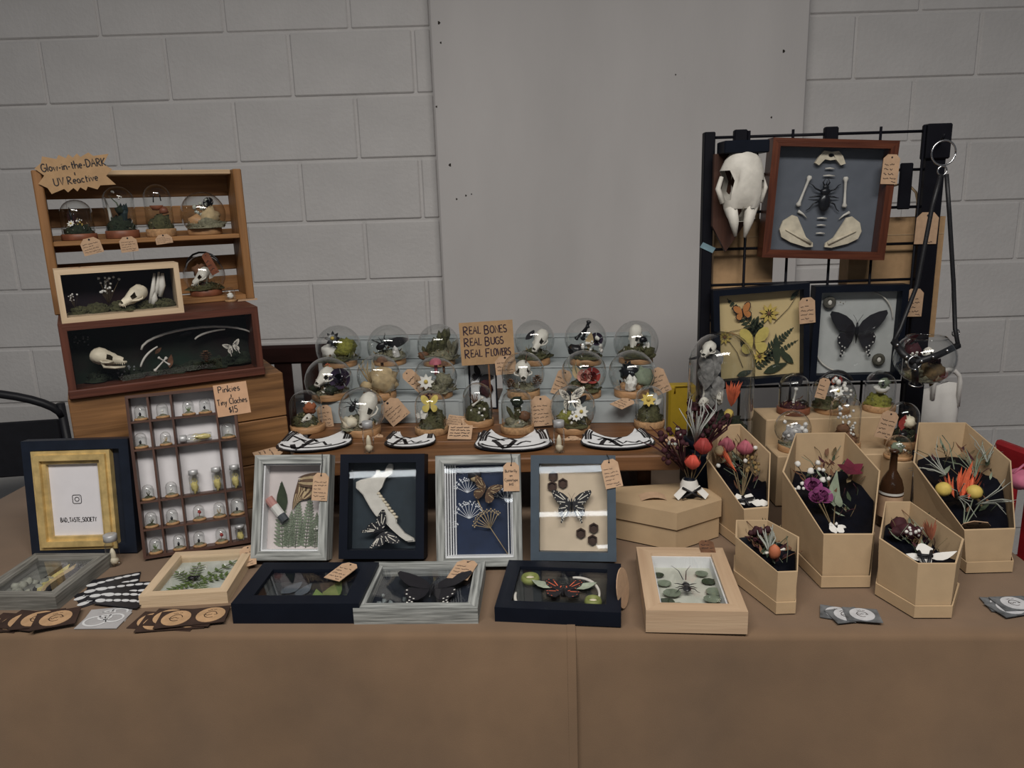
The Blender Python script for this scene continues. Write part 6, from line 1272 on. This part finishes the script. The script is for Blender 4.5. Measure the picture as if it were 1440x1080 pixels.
b.build('dried_sprigs', mat('ochre_sprig', (.20, .13, .05), .9, .4), K.o, 'stuff'); b = MB(); 
for x, y in ((1048, 648), (1010, 655), (1062, 630)): b.blob(K.at(x, y, .032), .005, 6, 4, .3, 8, x)
b.build('cream_florets', WHITEF, K.o, 'stuff')
for x, y, x2, y2 in ((1036, 694, 1047, 710), (1056, 694, 1050, 708), (1066, 702, 1064, 712), (1072, 702, 1074, 712)): b = MB(); b.leaf(K.at(x, y, .03), K.at(x2, y2, .03), .022, (0, -.3, 1), .1, 5); b.build('white_wrap', WHITEF, K.o)
b = MB(); b.tube([K.at(1038, 704, .035), K.at(1060, 700, .035)], .003, 5); b.tube([K.at(1044, 698, .035), K.at(1054, 712, .035)], .003, 5); b.build('black_ribbon', LEATH, K.o)

K = coffin('open kraft coffin box with purple roses and white sprays on black satin', [(1119, 609), (1189, 608), (1238, 662), (1228, 752), (1158, 752), (1100, 663)], (1152, 815), .30)
for x, y, r_ in ((1143, 684, .017), (1156, 698, .019), (1147, 700, .014)): b = MB(); q = K.at(x, y, .03); b.at(mtx(q) @ rx(35) @ ry(x - 1150)); rose(b, (0, 0, 0), r_, x); b.build('purple_rose', MAG, K.o)
for x, y, r_ in ((1122, 653, .006), (1140, 662, .0065), (1150, 651, .005), (1152, 660, .004), (1158, 661, .004), (1128, 680, .004), (1123, 686, .004), (1130, 687, .003), (1157, 675, .006), (1165, 673, .004), (1118, 688, .003), (1168, 738, .003), (1176, 737, .003)): b = MB(); b.blob(K.at(x, y, .032), r_, 7, 5, .5, 9, x); b.build('white_floret', WHITEF, K.o)
for x, y, x2, y2, w in ((1173, 712, 1177, 662, .022), (1181, 713, 1179, 690, .014), (1170, 706, 1170, 678, .010)): b = MB(); b.leaf(K.at(x, y, .03), K.at(x2, y2, .035), w, (0, -.4, 1), .12, 6); b.build('sage_leaf', SAGE, K.o)
b = MB(); q = K.at(1197, 659, .03)
for k in range(5): b.leaf(q, q + Vector((math.cos(k * 1.26 + .3) * .026, math.sin(k * 1.26 + .3) * .020, math.sin(k * 1.26 + .3) * .010 + .004)), .020, (0, -.4, 1), .1)
b.build('burgundy_flower', mat('burgundy', (.10, .006, .02), .8, .3), K.o)
s = MB()
for x, y in ((1143, 690), (1156, 705), (1174, 710), (1122, 655), (1140, 664)): s.tube([K.at(1172, 745, .02), K.at((x + 1172) / 2, (y + 745) / 2, .028), K.at(x, y, .024)], .0011, 4)
s.build('stems', STEM, K.o)
for x, y, x2, y2 in ((1176, 750, 1168, 734), (1178, 738, 1190, 742), (1180, 749, 1184, 740)): b = MB(); b.leaf(K.at(x, y, .03), K.at(x2, y2, .035), .014, (0, -.4, 1), .1); b.build('white_petal', WHITEF, K.o)

K = coffin('smallest open kraft coffin box, with an orange seed head, before the closed box', [(1035, 731), (1079, 731), (1124, 755), (1122, 804), (1094, 805), (1034, 755)], (1089, 852), .10)
b = MB(); b.blob(K.at(1089, 776, .03), (.010, .010, .013), 10, 7, .15, 9, 2); b.build('orange_seed_head', mat('rust_orange', (.36, .11, .05), .7, .25), K.o)
b = MB(); wisps(b, K.at(1082, 778, .015), .045, 12, 5, (.1, .6, .8), .0016); b.build('silver_wisps', WISP, K.o)
b = MB(); puffs(b, None, K.at(1068, 756, .02), .018, 10, 4, .2); b.build('maroon_florets', MAROON, K.o, 'stuff'); b = MB(); bone(b, K.at(1076, 778, .028), K.at(1104, 772, .028), .0015); b.build('thin_bone', BONEW, K.o)

K = coffin('open kraft coffin box with a white bow and maroon pods', [(1245, 705), (1280, 705), (1356, 758), (1345, 793), (1291, 793), (1236, 757)], (1283, 857), .12)
for x, y, r_ in ((1264, 738, .015), (1274, 745, .015), (1286, 750, .014), (1260, 749, .011)): b = MB(); b.blob(K.at(x, y, .015), (r_, r_, r_ * .8), 9, 7, .5, 8, x); b.build('maroon_pod', MAROON, K.o)
b = MB(); q = K.at(1310, 760, .03); spiky(b, q, .034, 16, 3, (0, .5, 1), .5); b.build('rust_dried_flower', mat('rust_dried', (.20, .06, .03), .85, .3), K.o)
b = MB(); puffs(b, None, K.at(1286, 750, .03), .012, 8, 3, .15); b.build('cream_bud', WHITEF, K.o, 'stuff')
for x, y, x2, y2, w in ((1300, 784, 1274, 779, .016), (1306, 784, 1346, 775, .016), (1288, 772, 1312, 772, .030), (1294, 790, 1310, 782, .022)): b = MB(); b.leaf(K.at(x, y, .034), K.at(x2, y2, .038), w, (0, -.4, 1), .08, 5); b.build('white_ribbon_loop', WHITEF, K.o)
for a, e in (((1292, 775), (1300, 792)), ((1310, 775), (1306, 792)), ((1290, 780), (1312, 782))): b = MB(); b.tube([K.at(*a, .042), K.at(*e, .042)], .0026, 5); b.build('black_ribbon', LEATH, K.o)

K = coffin('open kraft coffin box with an orange spiky bloom and yellow balls near the table end', [(1292, 594), (1358, 594), (1422, 648), (1428, 744), (1356, 746), (1284, 650)], (1350, 795), .30, .86)
b = MB(); 
for x0_, y0_, x1_, y1_, n_ in ((1352, 702, 1366, 662, 26), (1342, 700, 1332, 668, 8), (1362, 702, 1370, 676, 12)): q = K.at(x0_, y0_, .03); d = K.at(x1_, y1_, .04) - q; spiky(b, q, d.length, n_, x0_, d, .30)
b.build('orange_spiky_bloom', ORANGE, K.o)
for x, y in ((1327, 688), (1370, 692)): b = MB(); b.blob(K.at(x, y, .035), (.0145, .0135, .0135), 16, 12, .05, 30, x); b.build('yellow_billy_ball', YELL, K.o)
for x, y, dx, dy, n_ in ((1330, 668, -.3, 1, 12), (1372, 672, .3, 1, 14), (1345, 700, -.2, -.6, 8), (1372, 710, .3, -.4, 8), (1388, 650, .4, .8, 9)): b = MB(); wisps(b, K.at(x, y, .02), .06, n_, x, (dx, dy, .45), .0011, .9); b.build('grey_foliage', WISP if n_ != 14 else SAGE, K.o)
s = MB()
for x, y in ((1370, 696), (1357, 705), (1380, 705)): s.tube([K.at(1355, 742, .02), K.at((x + 1355) / 2, (y + 742) / 2, .026), K.at(x, y, .026)], .0012, 4)
s.build('stems', SAGE, K.o); s = MB(); s.tube([K.at(1342, 660, .03), K.at(1335, 625, .035), K.at(1325, 612, .035)], .0010, 4); s.build('long_stem', SAGE, K.o)
price_tag(K.o, *K.at(1378, 735, .045), .048, .036, 8, 2, 141, tilt=-40)

# closed coffin box with its bouquet
cb = on_z(952, 776, TZ); lo, hi = 0, .3
for _ in range(40):
    m_ = (lo + hi) / 2
    if proj(cb + Vector((0, 0, m_)))[1] > 722: lo = m_
    else: hi = m_
hz = lo; tp2 = [on_z(x, y, TZ + hz) for x, y in ((846, 702), (952, 722), (1015, 703), (1011, 691), (958, 679), (848, 686))]
cc = sum(tp2, Vector()) / 6; CBX = thing('closed_coffin_box', 'closed kraft coffin box lying flat with its lid on, carrying a bouquet', 'box', (cc.x, cc.y, TZ)); pl_ = [(q.x - cc.x, q.y - cc.y) for q in tp2]
MB().slab([(x * .965, y * .95) for x, y in pl_], .0004, hz - .004).build('box_body', KRAFT_B, CBX); MB().slab(pl_, hz - .034 * 1.0, hz).build('lid', KRAFT_B, CBX)
p = on_z(917, 700, TZ + hz); o = thing('kraft_tag', 'curled brown kraft tag lying on the closed coffin lid', 'tag', (p.x, p.y, TZ + hz + .0005)); b = MB(); b.add([(-.024 + .05 * i / 6, y, .006 * (1 - ((i - 3) / 3) ** 2)) for y in (-.016, .016) for i in range(7)], [(i, i + 1, i + 8, i + 7) for i in range(6)], True); b.build('card', CARD, o)
vp = on_z(971, 701, TZ + hz); BQ = thing('mini_bouquet', 'small bouquet in a white-wrapped black bottle on the closed coffin lid', 'bouquet', (vp.x, vp.y + .012, TZ + hz)); kb = 1 / pxm(vp)
b = MB(); b.lathe([(.0001, .0004), (.014, .0004), (.016, .006), (.016, .022), (.011, .030), (.010, .038), (.0001, .038)], 18); b.build('black_bottle', BLACK, BQ)
b = MB(); b.lathe([(.0185, .016), (.0175, .026), (.0135, .036)], 18); b.build('white_wrap', WHITEF, BQ)
for k in (-1, 1): b = MB(); b.add([(k * .006, -.020, .022), (k * .016, -.016, .028), (k * .034, -.018, .010), (k * .026, -.024, .002)], [(0, 1, 2, 3)]); b.add([(k * .006, -.0185, .022), (k * .016, -.0145, .028), (k * .034, -.0165, .010), (k * .026, -.0225, .002)], [(3, 2, 1, 0)]); b.build('wrap_flap', WHITEF, BQ)
for k in (-1, 1): b = MB(); b.tube([(-k * .018, -.019, .026), (0, -.0235, .016), (k * .020, -.0255, .006)], .0022, 5); b.build('black_ribbon', LEATH, BQ)
def bq(px, py, dy=0): q = at_y(px, py, BQ.location.y + dy); return q - BQ.location
for x, y, r_, m_ in ((989, 627, .0135, REDW), (974, 650, .0115, mat('coral_bud', (.50, .07, .045), .7, .3)), ): b = MB(); bud(b, bq(x, y, -.01), r_); b.build('rosebud', m_, BQ)
s = MB()
for x, y, dy in ((989, 630, -.01), (974, 655, -.01), (980, 615, 0), (955, 640, .01), (997, 600, .02), (1000, 640, 0), (960, 625, 0)): s.tube([bq(971, 684), bq((x + 971) / 2, (y + 684) / 2, dy / 2), bq(x, y, dy)], .0009, 4)
s.build('stems', STEM, BQ)
b = MB(); wisps(b, bq(978, 622), .085, 16, 3, (0, -.1, 1), .0013, .5); b.build('silver_wisps', mat('silver_wisp', (.42, .43, .40), .8, .1), BQ)
b = MB(); puffs(b, None, bq(957, 630, .01), .040, 26, 7, .09); wisps(b, bq(965, 665, .01), .10, 14, 5, (-.5, 0, 1), .0020, .8); b.build('maroon_foliage', MAROON, BQ, 'stuff')
b = MB(); puffs(b, None, bq(996, 595, .02), .034, 24, 9, .09); wisps(b, bq(985, 640, .02), .10, 12, 6, (.3, 0, 1), .0020, .7); b.build('maroon_spray', MAROON, BQ, 'stuff')
b = MB(); puffs(b, None, bq(952, 618, -.005), .024, 9, 8, .07); b.build('grey_florets', WISP, BQ, 'stuff')

# ------------------------------------------------------------ bags behind and beyond the table
WT = thing('white_tote', 'crumpled white tote bag with a looped handle behind the coffin boxes', 'bag', (at_y(1322, 590, 1.84).x, 1.86, TZ)); zt_ = at_y(1316, 552, 1.80).z - TZ
TOTE = mat('white_cotton', (.55, .53, .50), .85, .06, 20, .2, 60)
b = MB()
b.loft([((0, zt_ * k / 8, 0), .066 - .0020 * k, .034 * (1 - (k / 8) ** 2) + .004) for k in range(9)], 28, lambda p, j, a: Vector((p.x + .005 * noise.noise(Vector((p.x * 40, p.y * 30, 1))), p.z + .010 * noise.noise(Vector((p.x * 45, p.y * 25, 5))), p.y + (.012 * math.sin(p.x * 60) if j == 8 else 0)))); b.build('bag_body', TOTE, WT)
b = MB(); q = .055; b.tube([(-.02, -.012, zt_ - .03)] + [(.012 + .032 * math.cos(rad(a)), -.014, zt_ + .015 + .030 * math.sin(rad(a))) for a in range(180, -1, -30)] + [(.045, -.012, zt_ - .05)], .006, 6); b.build('handle', TOTE, WT)
yb = at_y(953, 545, 2.00); YBG = thing('yellow_bag', 'bright yellow bag standing behind the plank riser', 'bag', (yb.x, 2.01, TZ)); hy = at_y(953, 541, 2.0).z - TZ
MB().rbox((.012, 0, hy / 2), (.075, .04, hy - .0004), .006).build('bag_body', mat('yellow_bag_paper', (.60, .40, .03), .6, .08), YBG); b = MB(); b.tube([(-.01, -.021, hy - .02), (-.01, -.024, hy + .0), (.03, -.024, hy + .0), (.03, -.021, hy - .02)], .0025, 5); b.build('handle', mat('yellow_bag_paper', 0), YBG)
